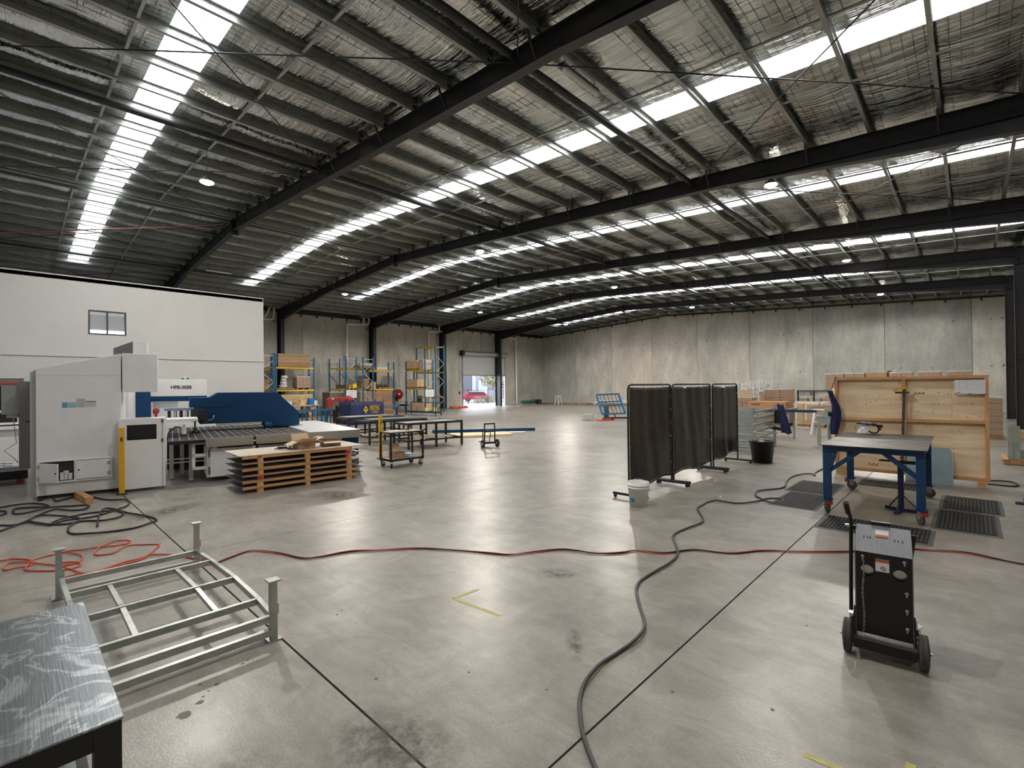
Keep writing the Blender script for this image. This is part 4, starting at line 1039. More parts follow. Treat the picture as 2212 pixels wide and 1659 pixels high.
rack('blue pallet rack of strapped cartons with two yellow post guards', (-32.0, 24.08, 0), 180, 2.70, .80, (4.28, 4.28), (3.46, 1.92))
rack('tallest blue pallet rack with a single yellow beam across its top', (-32.05, 25.25, 0), 180, 2.65, .86, (5.58, 5.45), (5.45, 3.3, 1.22))
# goods on the first rack: flat cardboard bundles
def bundle(label, loc, rz, d, n, m=M_card):
    t = thing('cardboard_bundle', label, 'cardboard', loc, rz)
    for k in range(n):
        z0 = d[2] * k / n
        MB().box(-d[0] / 2 + random.uniform(0, .05), d[0] / 2 - random.uniform(0, .05), -d[1] / 2 + random.uniform(0, .08), d[1] / 2 - random.uniform(0, .08), z0, z0 + d[2] / n - .008).build('flat_carton', m, t)
    return t
pallet('pallet on the top beams under the big flat cardboard bundle', (-34.42, 13.65, 3.552), 90, 2.15, 1.1)
bundle('big bundle of flat packed cartons on the top of the first rack', (-34.42, 13.65, 3.684), 0, (1.0, 2.22, .78), 8)
pallet('pallet on the lower beams under the white wrapped sacks', (-34.42, 13.1, 1.992), 90, 1.0, 1.1)
t = thing('wrapped_sacks', 'crumpled white wrapped sacks piled on a pallet in the first rack', 'sacks', (-34.42, 13.08, 2.124))
for k, (w, h0, h1, r_) in enumerate(((.52, 0, .22, 3), (.42, .20, .45, -4), (.36, .44, .66, 5), (.40, .64, .86, -8))):
    MB().lathe([(0, h0), (w * .5, h0 + .01), (w * .56, (h0 + h1) / 2), (w * .48, h1 - .02), (0, h1)], n=12).build('sack', mat('white_film', (.66, .64, .63), .3, bump=.8, bscale=7), t, rot=(R(r_ * .4), 0, R(r_ * 9)), loc=(0, .02 * k, 0))
load('pinkish wrapped block of small cartons in the first rack', (-34.40, 14.32, 1.992), 0, 3, 4, 7, (.27, .235, .112), mat('pink_carton', (.40, .27, .21), .4, var=.2, scale=12))
bundle('long timber and cardboard offcuts stacked on the floor under the first rack', (-34.45, 13.9, 0), 0, (.95, 2.2, 1.66), 9, wood('mixed_offcuts', (.34, .21, .10), (.55, .40, .22), stretch=(8, 1, 8), obj_var=.3))
carton('tan carton on the rack end beside the office wall', (-34.3, 11.8, 2.07), 0, (.5, .55, .62), M_card)
# second group of racks
for k, (x, y, z, lab) in enumerate(((-34.9, 17.9, 2.032, 'pile of spare yellow rack beams on the end-on rack'),)):
    t = thing('spare_beams', lab, 'beams', (x, y, z))
    for j in range(9): MB().box(-.9, .75 + .02 * j, -.36 + .24 * (j % 3), -.28 + .24 * (j % 3), .10 * (j // 3), .085 + .10 * (j // 3)).build('spare_beam', M_yellow if j % 3 else mat('brown_beam', (.12, .07, .03), .6), t)
tag(MB().box(-.02, .02, -.16, .16, -.16, .16).build('yellow_post_guard', M_yellow, loc=(-33.9, 18.15, 2.22), rot=(R(20), 0, 0), bevel=.02), 'yellow guard plate leaning in the end-on rack', 'guard')
for lab, y, w, m_ in (('brown wrapped cartons on the floor under the left of the end-on rack', 16.95, 1.1, mat('dark_wrap', (.16, .125, .10), .35, var=.25, scale=8)), ('pale wrapped cartons on the floor under the middle rack', 19.3, .9, M_wrap)):
    load(lab, (-35.0, y, 0), 0, 3, 3, 5, (.42, w / 3, .33), m_)
load('tall stack of long brown cartons on the floor under the rack beside the hose reel', (-35.4, 21.1, 0), 0, 2, 2, 9, (.40, 1.02, .185), M_card, cap=False)
bundle('mixed cardboard pieces on the middle rack beams', (-34.9, 19.3, 2.032), 0, (1.2, .7, .75), 6)
carton('upright carton on the middle level beside the mixed cardboard', (-35.3, 20.42, 1.972), 0, (.5, .42, .58), M_cardL, strap=True)
pallet('pallet of dark bags on the middle level of the rack by the hose reel', (-35.4, 21.4, 1.972), 90, 1.1, .9)
t = thing('dark_bags', 'dark crumpled bags on a pallet in the rack by the hose reel', 'bags', (-35.4, 21.4, 2.104))
for j in range(4): MB().lathe([(0, 0), (.22, .02), (.26, .12), (.18, .22), (0, .25)], (-.2 + .25 * (j % 2), -.3 + .22 * j, 0), 10).build('bag', mat('dark_bag', (.08, .075, .075), .4), t)
tag(MB().box(-.45, .45, -1.0, 1.0, 0, .06).build('sheet_board', M_pallet, loc=(-35.4, 21.05, 3.472), bevel=.004), 'brown board lying on the top beams by the hose reel', 'board')
t = thing('white_trays', 'stack of pale trays on the top of the rack by the hose reel', 'trays', (-35.4, 21.2, 3.535))
for j in range(4): MB().box(-.4, .4, -.5, .5, j * .06, j * .06 + .05).build('tray', M_paper, t)
t = thing('film_rolls', 'white wrapped sheet bundle on brown timber across the middle rack top', 'sheets', (-34.75, 19.3, 3.632))
MB().box(-.5, .5, -.5, .5, 0, .2).build('timber_bed', M_pallet, t); MB().box(-.45, .5, -.45, .52, .2, .38).build('wrapped_sheets', M_film, t)
for lab, x, y, zc in (('white notice sheet fixed to the end frame of the end-on rack', -33.945, 17.9, 1.60), ('white notice sheet fixed to the rack of strapped cartons', -31.945, 23.68, 1.57)):
    t = thing('notice_sheet', lab, 'sign', (x, y, zc)); MB().box(-.006, .006, -.42, .42, -.30, .30).build('board', M_paper, t)
    for k in range(6): MB().box(.006, .0075, -.3, .3 - .07 * (k % 3), .2 - k * .08, .215 - k * .08).build('print_line', M_lgrey, t)
    MB().box(.006, .008, -.03, .03, .0, .05).build('print_mark', M_ink, t)
# third rack
for z, zl in ((3.512, 'top'), (1.972, 'middle')):
    for k, xx in enumerate((-33.35, -34.15)):
        pallet('pallet on the %s level of the strapped carton rack, %s end' % (zl, ('near', 'wall')[k]), (xx + .05, 23.68, z), 0, .72, 1.0)
        carton('strapped brown carton on the %s level of the rack, %s end' % (zl, ('near', 'wall')[k]), (xx + .05, 23.68, z + .132), 0, (.74, 1.02, .66 if z > 3 else .62), M_cardL, strap=True)
carton('pale carton beside the near upright on the top level of the strapped carton rack', (-32.5, 23.68, 3.512), 0, (.6, .9, .8), mat('pale_carton', (.50, .41, .34), .6))
carton('strapped carton on a pallet on the floor under the third rack, near end', (-32.55, 23.7, .132), 0, (.9, 1.05, .62), M_cardL, strap=True)
carton('strapped carton on a pallet on the floor under the third rack, wall end', (-33.7, 23.7, .132), 0, (1.0, 1.05, .62), M_cardL, strap=True)
pallet('long pallet on the floor under the third rack', (-33.18, 23.7, 0), 0, 2.1, 1.05)
for lab, x, y in (('yellow rack post guard on the near upright of the third rack', -31.86, 23.24), ('yellow rack post guard on the far upright of the third rack', -31.86, 24.12)):
    t = thing('post_guard', lab, 'guard', (x, y, 0))
    MB().hexa([(-.04, -.16, 0), (.12, -.16, 0), (.12, .16, 0), (-.04, .16, 0), (-.04, -.09, .42), (.05, -.09, .42), (.05, .09, .42), (-.04, .09, .42)]).build('guard', mat('bright_yellow', (.75, .55, .02), .45), t)
    MB().box(-.05, .15, -.18, .18, 0, .012).build('foot', M_yellow, t)
# long steel trolley in front of the third rack
t = thing('bar_trolley', 'long low trolley of dark bars with a blue bed before the third rack', 'trolley', (-29.1, 20.95, 0), 2)
for x in (-1.75, 1.75):
    for y in (-.25, .25): MB().box(x - .025, x + .025, y - .025, y + .025, 0, 1.0).build('post', M_black, t)
    MB().box(x - .02, x + .02, -.25, .25, .90, .94).build('end_rail', M_black, t)
MB().bar((-2.6, -.25, .98), (2.4, -.25, .98), .03, .03).build('top_rail', M_chrome, t)
MB().box(-1.75, 1.75, -.28, .28, .20, .30).build('bed', M_mblue, t)
MB().bar((-1.7, .25, .93), (1.75, .25, .93), .03, .03).build('side_rail', M_black, t)
# hose reel
t = thing('fire_hose_reel', 'red fire hose reel on the left wall beside the racking', 'hose reel', (-37.1, 24.05, 1.47))
MB().lathe([(0, -.13), (.42, -.13), (.44, -.10), (.30, -.08), (.30, .08), (.44, .10), (.42, .13), (.10, .13), (.10, .15), (0, .15)], n=28, axis='x').build('drum', mat('reel_red', (.40, .015, .025), .4), t)
MB().lathe([(.31, -.07), (.38, -.06), (.38, .06), (.31, .07)], n=24, axis='x').build('hose', M_rubber, t)
MB().lathe([(0, .15), (.10, .155), (.10, .16), (0, .165)], n=16, axis='x').build('hub_disc', M_paper, t)
MB().box(-.30, -.12, -.06, .06, -.6, .1).build('bracket', M_red, t); MB().cyl((-.1, .0, -.5), (-.05, .1, -1.2), .02, 7).build('nozzle_hose', M_rubber, t)
tag(MB().box(-.15, .15, -.18, .18, 0, 1.3).build('black_cabinet', M_black, loc=(-36.6, 26.0, 0), bevel=.01), 'narrow black cabinet against the wall beside the tallest rack', 'cabinet')
t = thing('drum_stool', 'dark round stand with white box under the hose reel', 'stand', (-36.4, 24.3, 0))
MB().cyl((0, 0, .0), (0, 0, .45), .05, 8).build('stem', M_black, t); MB().lathe([(0, .45), (.5, .45), (.5, .58), (0, .58)], n=18).build('top', M_black, t); MB().box(-.15, .15, .2, .5, .58, .85).build('white_box', M_paper, t)
t = thing('orange_barrier_mesh', 'heap of orange barrier mesh on the floor beside the roller door', 'mesh', (-36.2, 30.4, 0))
for k in range(4): MB().lathe([(0, .01), (.5 - .06 * k, .02), (.45 - .07 * k, .16), (0, .24)], (.1 * (k % 2), -.7 + .45 * k, 0), 9).build('mesh_fold', mat('barrier_orange', (.75, .10, .02), .55, bump=.8, bscale=12), t)

# ================================================================== BANDSAW AREA
t = thing('bandsaw', 'red horizontal metal bandsaw behind the navy screen', 'bandsaw', (-26.2, 12.95, 0))
MB().prism([(-.62, .92), (-.40, .92), (-.28, 1.28), (.35, 1.28), (.55, 1.40), (.50, 1.50), (-.45, 1.52), (-.60, 1.42)], -.18, .12, 'x').build('saw_bow', M_red, t, bevel=.02)
MB().lathe([(0, -.08), (.2, -.08), (.22, 0), (.2, .1), (0, .1)], (-.02, .70, 1.40), 20, 'x').build('wheel_cover', M_red, t)
MB().box(.12, .14, -.42, -.25, 1.40, 1.50).build('bow_plate', mat('cream_plate', (.6, .55, .42), .4), t)
MB().box(-.3, .25, -.15, .45, .05, .80).build('base', M_black, t); MB().lathe([(0, 0), (.2, 0), (.2, .25), (0, .25)], (.1, .05, .80), 16).build('vice', M_black, t)
MB().tube([(.3, .05, .85), (.36, -.1, .6), (.36, 0, .25), (.35, .3, .03)], .02, 7).build('coolant_hose', M_lgrey, t)
t = thing('roller_conveyor', 'blue steel roller stand table feeding the red bandsaw', 'conveyor', (-25.4, 11.2, 0))
for x in (-.22, .22): MB().box(x - .03, x + .03, -1.9, .95, .82, .92).build('side_rail', M_rackblue, t)
for k in range(14): MB().cyl((-.2, -1.8 + k * .2, .90), (.2, -1.8 + k * .2, .90), .028, 8).build('roller', M_chrome, t)
for y in (-1.7, -.5, .55, .85):
    for x in (-.22, .22): MB().box(x - .035, x + .035, y - .035, y + .035, 0, .82).build('leg', M_rackblue, t)
MB().bar((-.22, -1.7, .3), (-.22, .85, .3), .04, .04).build('stretcher', M_rackblue, t)
t = thing('steel_shelf_table', 'grey shelf table cluttered with boxes in front of the first rack', 'table', (-28.6, 11.6, 0))
for y in (-1.9, -.7, .5, 1.1):
    for x in (-.35, .35): MB().box(x - .025, x + .025, y - .025, y + .025, 0, 1.05).build('leg', M_navy, t)
for z in (1.03, .72, .30): MB().box(-.4, .4, -2.0, 1.2, z, z + .03).build('shelf', M_lgrey if z > 1 else M_pallet, t)
for k, (lab, y, d, m_) in enumerate((('open brown parts box on the cluttered shelf table', -.05, (.3, .4, .22), M_card), ('pale label box on the cluttered shelf table', .3, (.2, .3, .32), M_cardL), ('bright blue machine on the cluttered shelf table', .82, (.3, .3, .40), mat('bright_blue', (.02, .16, .45), .4)), ('white box at the end of the cluttered shelf table', 1.08, (.2, .18, .25), M_paper), ('white sheet tray on the cluttered shelf table', -.5, (.3, .35, .25), M_paper))):
    o = carton(lab, (-28.5, 11.6 + y, 1.062), 0, d, m_, tape=False)
for k in range(6): carton('small brown parts carton on the middle shelf of the cluttered table', (-28.5, 10.1 + k * .48, .752), 0, (.35, .28 + .05 * (k % 2), .2), M_cardL if k % 2 else M_card, group='parts cartons on the middle shelf')
for k in range(4): carton('dark crate on the bottom shelf of the cluttered table', (-28.6, 10.4 + k * .55, .332), 0, (.42, .40, .26), mat('dark_blue_crate', (.02, .02, .07), .5), group='dark crates on the bottom shelf', tape=False)
t = thing('step_ladder', 'short yellow step ladder beside the blue machine housing', 'ladder', (-20.3, 7.9, 0), -10)
for y in (-.16, .16): MB().box(-.03, .03, y - .02, y + .02, 0, 1.0).build('stile', M_safety, t)
for k in range(4): MB().box(-.05, .05, -.16, .16, .18 + k * .22, .21 + k * .22).build('tread', M_safety if k % 2 else M_or, t)
for k in range(6): tag(MB().tube([(0, .09 * math.cos(a), .13 + .11 * math.sin(a)) for a in [i * math.pi / 8 for i in range(16)]], .02, 6, closed=True).build('wire_coil', M_rubber if k % 2 else M_lgrey, loc=(-17.4 + .1 * k, 7.9 + .17 * k, .0)), 'ring coil of dark strip standing behind the machine table', 'coil', 'dark strip coils behind the machine table')
# navy screen with yellow lettering
t = thing('welding_screen', 'navy blue vinyl screen with yellow METAL lettering', 'screen', (-24.0, 12.6, 0))
MB().sheet(lambda u, v: (.012 * math.sin(u * 14), u * 2.0, .04 + v * 1.24), 24, 6).build('front_panel', M_navy, t, thick=.006)
MB().sheet(lambda u, v: (-u * 1.4, .1 * u + .02 * math.sin(u * 16), .04 + v * 1.24), 20, 6).build('side_panel', M_navy, t, thick=.006)
for x, y in ((0, 0), (0, 2.0), (-1.42, .1), (-.02, 1.5)): MB().cyl((x - .03, y, 0), (x - .03, y, 1.38), .025, 8).build('post', M_navy, t)
M_logo = mat('logo_yellow', (.72, .45, .03), .5)
lg = text('METAL', 'lettering', M_logo, t, (.022, 1.42, .92), .20, (R(90), 0, R(90)), .002, .006)
for z, a, b in ((1.05, 1.12, 1.72), (.80, 1.12, 1.72), (.725, 1.30, 1.62), (.665, 1.18, 1.66)): MB().box(.018, .022, a, b, z - .013, z + .013).build('lettering_line', M_logo, t)
for k in range(3):
    a = R(90 + k * 120); MB().cyl((.016, .88 + .085 * math.cos(a), .88 + .085 * math.sin(a)), (.022, .88 + .085 * math.cos(a), .88 + .085 * math.sin(a)), .078, 6, smooth=False).build('emblem_lobe', M_logo, t)
MB().prism([(.78, .86), (.98, .86), (.88, .60)], .014, .021, 'x').build('emblem_tip', M_logo, t)
MB().cyl((.02, .88, .88), (.025, .88, .88), .05, 5, smooth=False).build('emblem_centre', M_navy, t)
# blue rail table behind the screen
t = thing('blue_rail_bench', 'low blue rail bench between the navy screen and the hose reel', 'bench', (-31.0, 19.3, 0))
MB().box(-.1, .1, -1.0, .75, .60, .68).build('rail', M_rackblue, t)
for y in (-.9, .65): MB().box(-.05, .05, y - .05, y + .05, 0, .60).build('leg', M_navy, t)
for k in range(3): MB().box(-.3, .2, -.9, .4, .12 + k * .12, .18 + k * .12).build('timber', M_pallet, t)

# ================================================================== FAR WALL ITEMS AND YARD
t = thing('pipe_bundle', 'green wrapped tube bundle and tins on the floor near the far corner', 'bundle', (-36.4, 40.2, 0))
for k in range(4): MB().cyl((.1, -.8, .25 + .12 * (k // 2)), (.1 + .1 * k, 1.2, .25 + .12 * (k // 2)), .11, 10).build('wrapped_tube', mat('teal_wrap', (.03, .18, .14), .35), t)
MB().box(-.2, .6, -1.0, 1.2, 0, .14).build('timber_bed', M_pallet, t)
carton('dark tool case on the floor in the far corner', (-36.6, 42.0, 0), 0, (.5, .6, .5), M_rubber, tape=False)
carton('black bin box on the floor in the far corner', (-36.6, 42.75, 0), 0, (.5, .55, .52), M_ink, tape=False)
tag(MB().box(-.3, .3, -.5, .5, 0, .05).build('blue_mat', M_mblue, loc=(-36.5, 43.75, 0)), 'small blue mat on the floor in the far corner', 'mat')
for k, (x, y, r_, lab) in enumerate(((-34.6, 43.5, 8, 'brown pallet lying against the far wall near the corner'), (-33.2, 43.2, -5, 'brown pallet lying beside the white trestle'), (-31.6, 42.6, 4, 'pale pallet lying flat right of the white trestle'), (-30.2, 43.0, 0, 'pale pallet lying flat below the white boards'))):
    pallet(lab, (x, y, 0), r_, 1.25, 1.2)
t = thing('white_trestle', 'white folding trestle standing by the far wall pallets', 'trestle', (-33.0, 41.9, 0))
for s_ in (-1, 1):
    for q_ in (-1, 1): MB().bar((s_ * .1, q_ * .22, .95), (s_ * .3, q_ * .28, 0), .05, .05).build('leg', M_wpaint, t)
MB().box(-.14, .14, -.3, .3, .93, 1.0).build('top', M_wpaint, t)
t = thing('board_stack', 'white and brown boards stacked low along the far wall', 'boards', (-26.2, 42.8, 0))
for k in range(6): MB().box(-2.4 + .3 * (k % 3), 2.6 - .25 * k, -.6, .6, .09 * k, .09 * k + .07).build('board', M_pallet if k < 3 else M_paper, t)
# yard seen through the door
yard = tag(MB().box(-75, XL - .2, 12, 70, -.22, -.02).build('yard_ground', mat('yard_asphalt', (.22, .22, .23), .8, var=.1)), 'pale concrete yard outside the roller door', kind='structure')
t = thing('yard_fence', 'black bar fence across the yard outside the roller door', 'fence', (-44, 41, 0))
for k in range(40): MB().box(-.012, .012, -6 + k * .36 - .012, -6 + k * .36 + .012, .1, 1.75).build('bar', M_black, t)
for k in range(5): MB().box(-.04, .04, -6 + k * 3.3, -5.92 + k * 3.3, 0, 1.9).build('post', M_black, t)
for z in (.15, 1.62): MB().box(-.02, .02, -6, 8.4, z, z + .04).build('rail', M_black, t)
t = thing('red_car', 'red car parked beyond the yard fence', 'car', (-51, 46.2, 0), 45)
M_carred = mat('car_red', (.30, .008, .03), .3, coat=.5)
MB().prism([(-2.1, .35), (2.1, .35), (2.15, .75), (1.5, .92), (.9, 1.42), (-1.3, 1.45), (-1.9, .95), (-2.15, .85)], -.85, .85).build('body', M_carred, t, bevel=.06)
for s_ in (-.86, .86): MB().prism([(-1.2, .95), (1.25, .95), (.8, 1.36), (-1.1, 1.38)], s_ - .01, s_ + .01).build('side_window', M_dark, t)
for x in (-1.35, 1.35):
    for s_ in (-.8, .8): MB().cyl((x, s_ - .1, .32), (x, s_ + .1, .32), .32, 18).build('wheel', M_rubber, t)
t = thing('yard_building', 'grey blue warehouse across the yard', 'building', (-62, 54.2, 0))
MB().box(-4, 0, -16, 24, 0, 9).build('wall', mat('blue_grey_cladding', (.12, .13, .17), .7), t)
MB().box(0, .1, -16, .6, 0, 9).build('upper_band', mat('dark_grey_cladding', (.05, .055, .075), .7), t)
MB().box(0, .15, .65, 1.4, 0, 9).build('corner_pier', mat('pale_pier', (.22, .225, .26), .7), t)
MB().box(0, .08, 2.1, 4.6, 0, 3.2).build('shutter', mat('pale_blue_shutter', (.20, .26, .32), .5), t)
t = thing('yard_tree', 'pale leafy tree outside the roller door', 'tree', (-54, 52.6, 0))
MB().tube([(0, 0, 0), (.05, .1, 1.2), (0, .2, 2.4)], .12, 8).build('trunk', mat('bark', (.12, .10, .08), .8), t)
rnd = random.Random(3); lf = MB()
for k in range(1500):
    v = Vector((rnd.gauss(0, 1), rnd.gauss(0, 1), rnd.gauss(0, 1))).normalized() * (rnd.random() ** .4); c = Vector((v.x * 2.2, v.y * 2.6, 3.6 + v.z * 2.2))
    a = Vector((rnd.uniform(-1, 1), rnd.uniform(-1, 1), rnd.uniform(-1, 1))).normalized() * .2; b = a.cross(Vector((rnd.uniform(-1, 1), rnd.uniform(-1, 1), 1))).normalized() * .13
    lf.add([c - a, c + b, c + a, c - b], [(0, 1, 2, 3)])
tag(lf.build('foliage', mat('pale_leaves', (.24, .23, .14), .6, obj_var=0), t), kind='stuff')
t = thing('yard_shrub', 'low pale shrubs growing along the yard fence', 'shrub', (-45.5, 43.0, 0)); lf = MB()
for k in range(700):
    c = Vector((rnd.uniform(-.5, .5), rnd.uniform(-2.2, 2.6), rnd.random() ** 1.5 * .9)); a = Vector((rnd.uniform(-1, 1), rnd.uniform(-1, 1), 1)).normalized() * .14; b = a.cross(Vector((1, .3, 0))).normalized() * .05
    lf.add([c - a, c + b, c + a, c - b], [(0, 1, 2, 3)])
tag(lf.build('foliage', mat('shrub_leaves', (.16, .17, .10), .6), t), kind='stuff')
t = thing('bollard', 'round yellow bollard outside the roller door', 'bollard', (-38.6, 38.1, 0))
MB().cyl((0, 0, -.02), (0, 0, 1.25), .09, 14).build('tube', M_safety, t); MB().lathe([(.09, 1.25), (.07, 1.29), (0, 1.30)], n=14).build('cap', M_safety, t)

# ================================================================== BLUE TILTING TABLE
t = thing('tilting_table', 'blue steel frame tilted on a welding positioner stand', 'positioner', (-15.5, 24.2, 0), -4)
MB().box(-.12, .12, -.08, .08, .10, .80).build('column', M_rackblue, t)
MB().box(-.2, .45, -.15, .15, 0, .12).build('base_foot', M_red, t)
fr_ = bpy.data.objects.new('tilt_frame', None)
F0 = MB()
A = [Vector(p) for p in ((-.78, .1, 1.46), (.62, .35, 1.52), (1.25, .1, .42), (-.10, -.25, .34))]
def lerp(a, b, f): return a + (b - a) * f
for a, b in ((0, 1), (1, 2), (2, 3), (3, 0)): MB().bar(A[a], A[b], .09, .09).build('frame_bar', M_rackblue, t)
for f in (.38, .58): MB().bar(lerp(A[0], A[3], f), lerp(A[1], A[2], f), .08, .08).build('cross_bar', M_rackblue, t)
for g in (.15, .32, .49, .66, .83):
    MB().bar(lerp(lerp(A[0], A[1], g), lerp(A[3], A[2], g), .02), lerp(lerp(A[0], A[1], g), lerp(A[3], A[2], g), .98), .03, .03).build('slat', mat('rust_brown', (.14, .09, .06), .6), t)
MB().bar((0, 0, .78), (.45, 0, .9), .1, .1).build('tilt_arm', mat('rusty_arm', (.18, .09, .05), .6), t)
MB().bar((.2, 0, .12), (1.6, .6, .16), .1, .1).build('base_bar', M_black, t); MB().bar((.6, .1, .14), (.5, .1, .36), .06, .06).build('jack', M_red, t)
t = thing('floor_control_box', 'pale control box with orange lead beside the tilting table', 'box', (-16.2, 23.4, 0), 20)
MB().box(-.28, .28, -.2, .2, .04, .36).build('case', mat('pale_grey_case', (.5, .52, .48), .5), t, bevel=.01)
for s_ in (-1, 1): MB().tube([(s_ * .3, -.1, .05), (s_ * .42, -.08, .18), (s_ * .38, .08, .3)], .02, 6).build('handle', M_lgrey, t)
cable('orange_lead', 'short orange lead heap beside the tilting table', [[(-15.5, 23.2), (-15.3, 23.35), (-15.1, 23.2), (-15.3, 23.05), (-15.5, 23.2), (-15.0, 23.5), (-14.8, 23.6)]], .03, M_or)

# ================================================================== BLACK WELDING SCREENS
mcur, ntc, bc = _new('dark_welding_curtain'); 
bc.inputs['Base Color'].default_value = (.012, .012, .011, 1); bc.inputs['Roughness'].default_value = .28
N_, L_n = ntc.nodes, ntc.links
g_ = N_.new('ShaderNodeTexCoord'); nz_ = N_.new('ShaderNodeTexNoise'); nz_.inputs['Scale'].default_value = 2.2; nz_.inputs['Detail'].default_value = 8; nz_.inputs['Distortion'].default_value = 1.2
L_n.new(g_.outputs['Object'], nz_.inputs['Vector'])
rp_ = ramp(ntc, [(.35, (.008, .008, .008)), (.75, (.035, .032, .027))]); L_n.new(nz_.outputs['Fac'], rp_.inputs[0]); L_n.new(rp_.outputs[0], bc.inputs['Base Color'])
bp_ = N_.new('ShaderNodeBump'); bp_.inputs['Strength'].default_value = .35; bp_.inputs['Distance'].default_value = .03; L_n.new(nz_.outputs['Fac'], bp_.inputs['Height']); L_n.new(bp_.outputs[0], bc.inputs['Normal'])
def curtain(label, y0, y1, seed, x=-4.33):
    t = thing('curtain_screen', label, 'screen', (x, y0, 0)); W = y1 - y0; top = 2.0; bot = .16
    MB().tube([(0, .02, .09), (0, .02, .2), (0, 0, bot + .06), (0, 0, top - .08), (0, .03, top - .02), (0, .1, top), (0, W - .1, top), (0, W - .03, top - .02), (0, W, top - .08), (0, W, bot), (0, W - .02, .09)], .019, 8).build('frame_tube', M_black, t)
    rn = random.Random(seed)
    ph = [rn.uniform(0, 6) for _ in range(4)]
    def f(u, v):
        e = math.sin(math.pi * u)
        z = .20 + v * (top - .245) + (.03 * math.sin(u * 9 + ph[0])) * (1 - v) - .015 * e * v + (.10 * (u if seed == 3 else 0)) * (1 - v)
        am = (.35, 1.0, .6)[seed - 1]
        return (.014 * am * math.sin(u * 11 + ph[1] + v) * e + .010 * am * math.sin(u * 23 + ph[2] + 3 * v) * e + .02 * math.sin(v * 5 + ph[3]) * e, .05 + u * (W - .09), z)
    MB().sheet(f, 40, 26).build('curtain', mcur, t, thick=.004)
    for k in range(7):
        MB().lathe([(.012, -.004), (.02, 0), (.012, .004)], (0, .06 + (W - .12) * k / 6, top - .06), 8, 'x').build('curtain_ring', M_chrome, t)
        if k: 
            for yy in (.02, W - .02): MB().lathe([(.01, -.004), (.017, 0), (.01, .004)], (0, yy, .2 + k * .26), 8, 'y').build('side_tie', M_chrome, t)
    for yy in (.02, W - .02):
        MB().box(-.33, .35, yy - .02, yy + .02, .055, .095).build('foot_bar', M_black, t)
        for xx in (-.29, .31): MB().cyl((xx, yy - .014, .028), (xx, yy + .014, .028), .027, 10).build('castor_wheel', M_rubber, t)
    return t
curtain('black welding curtain screen standing beside the white bucket', 7.45, 9.10, 1)
curtain('black welding curtain screen in the middle of the row of three', 9.16, 11.10, 2)
curtain('black welding curtain screen beside the black plastic bin', 11.22, 12.84, 3)
t = thing('white_bucket', 'white plastic bucket with blue sticker at the foot of a curtain screen', 'bucket', (-3.99, 7.16, 0))
MB().lathe([(0, .006), (.135, .006), (.14, 0), (.165, .30), (.172, .30), (.172, .315), (.166, .315), (.169, .345), (.178, .345), (.178, .36), (.170, .36), (.175, .395), (.168, .40), (.160, .39), (.155, .30), (.13, .02), (0, .02)], n=32).build('pail', mat('bucket_plastic', (.86, .86, .83), .4), t)
MB().tube([(.175 * math.cos(a), .175 * math.sin(a), .33 - .15 * math.sin((a - .3) * 1.15)) for a in [.3 + i * .17 - 1.8 for i in range(17)]], .004, 6).build('wire_handle', M_chrome, t)
MB().sheet(lambda u, v: (.157 * math.cos(-2.1 + u * .6) * (.93 + .07 * v), .157 * math.sin(-2.1 + u * .6) * (.93 + .07 * v), .09 + v * .16), 6, 2).build('blue_sticker', mat('sticker_blue', (.02, .30, .52), .4), t, thick=.004)
t = thing('plastic_bin', 'black plastic bin on the floor beside the galvanised racks', 'bin', (-3.86, 13.2, 0))
MB().lathe([(0, .01), (.225, .01), (.23, 0), (.29, .52), (.305, .52), (.305, .55), (.285, .55), (.225, .03), (0, .03)], n=32).build('tub', mat('bin_plastic', (.012, .012, .013), .35), t)

# ================================================================== GALVANISED RACK STACK, JACKET AND BOXES
M_gv2 = mat('green_grey_galvanised', (.40, .46, .42), .38, .6, var=.15, scale=5)
t = thing('stillage_stack', 'stack of galvanised stillage frames carrying a navy jacket', 'stillages', (-4.45, 14.45, 0), 2)
LX, LY = -1.5, 2.35
for k in range(7):
    z = .06 + k * .185
    fo = MB().box(-.03, .03, 0, LY, z, z + .055).build('frame', M_gv2, t)
    MB().box(LX - .03, LX + .03, 0, LY, z, z + .055).build('rail', M_gv2, fo)
    for f in (0, .33, .66, 1): MB().box(LX, 0, f * LY - .025, f * LY + .025, z + .004, z + .05).build('cross_rail', M_gv2, fo)
    MB().box(LX, 0, -.03, -.018, z - .02, z + .075).build('end_plate', M_gv2, fo)
for x in (0, LX):
    for y in (0, LY): MB().box(x - .035, x + .035, y - .035, y + .035, 0, 1.34).build('post', M_galv, t)
for k in range(5):
    for y in (0, LY): MB().box(.03, .075, y - .05, y + .05, .2 + k * .22, .23 + k * .22).build('stacking_lug', M_wpaint, t)
t = thing('navy_jacket', 'navy work jacket draped over the corner of the galvanised stillages', 'jacket', (-4.36, 16.70, .45), 10)
M_jk = mat('navy_cotton', (.012, .018, .085), .85, bump=.5, bscale=14)
def jk(u, v):
    w = .16 + .34 * (1 - v) ** .7
    return (-.07 * v + .06 * (1 - v) + u * (.18 * v + .27 * (1 - v)), -.10 + .03 * math.sin(u * 9 + v * 2) * (1 - v) + .04 * v, .90 * v + .02 * math.sin(u * 7))
MB().sheet(jk, 18, 16).build('back', M_jk, t, thick=.02)
MB().sheet(lambda u, v: (-.14 + u * .16, -.05 + .03 * math.sin(u * 6), .30 + .42 * v), 10, 10).build('sleeve', mat('dark_lining', (.008, .008, .012), .8), t, thick=.02)
MB().sheet(lambda u, v: (-.30 + u * .36, -.06, .13 + v * .10 - .06 * u), 10, 3).build('front_flap', MATS['dark_lining'], t, thick=.02)
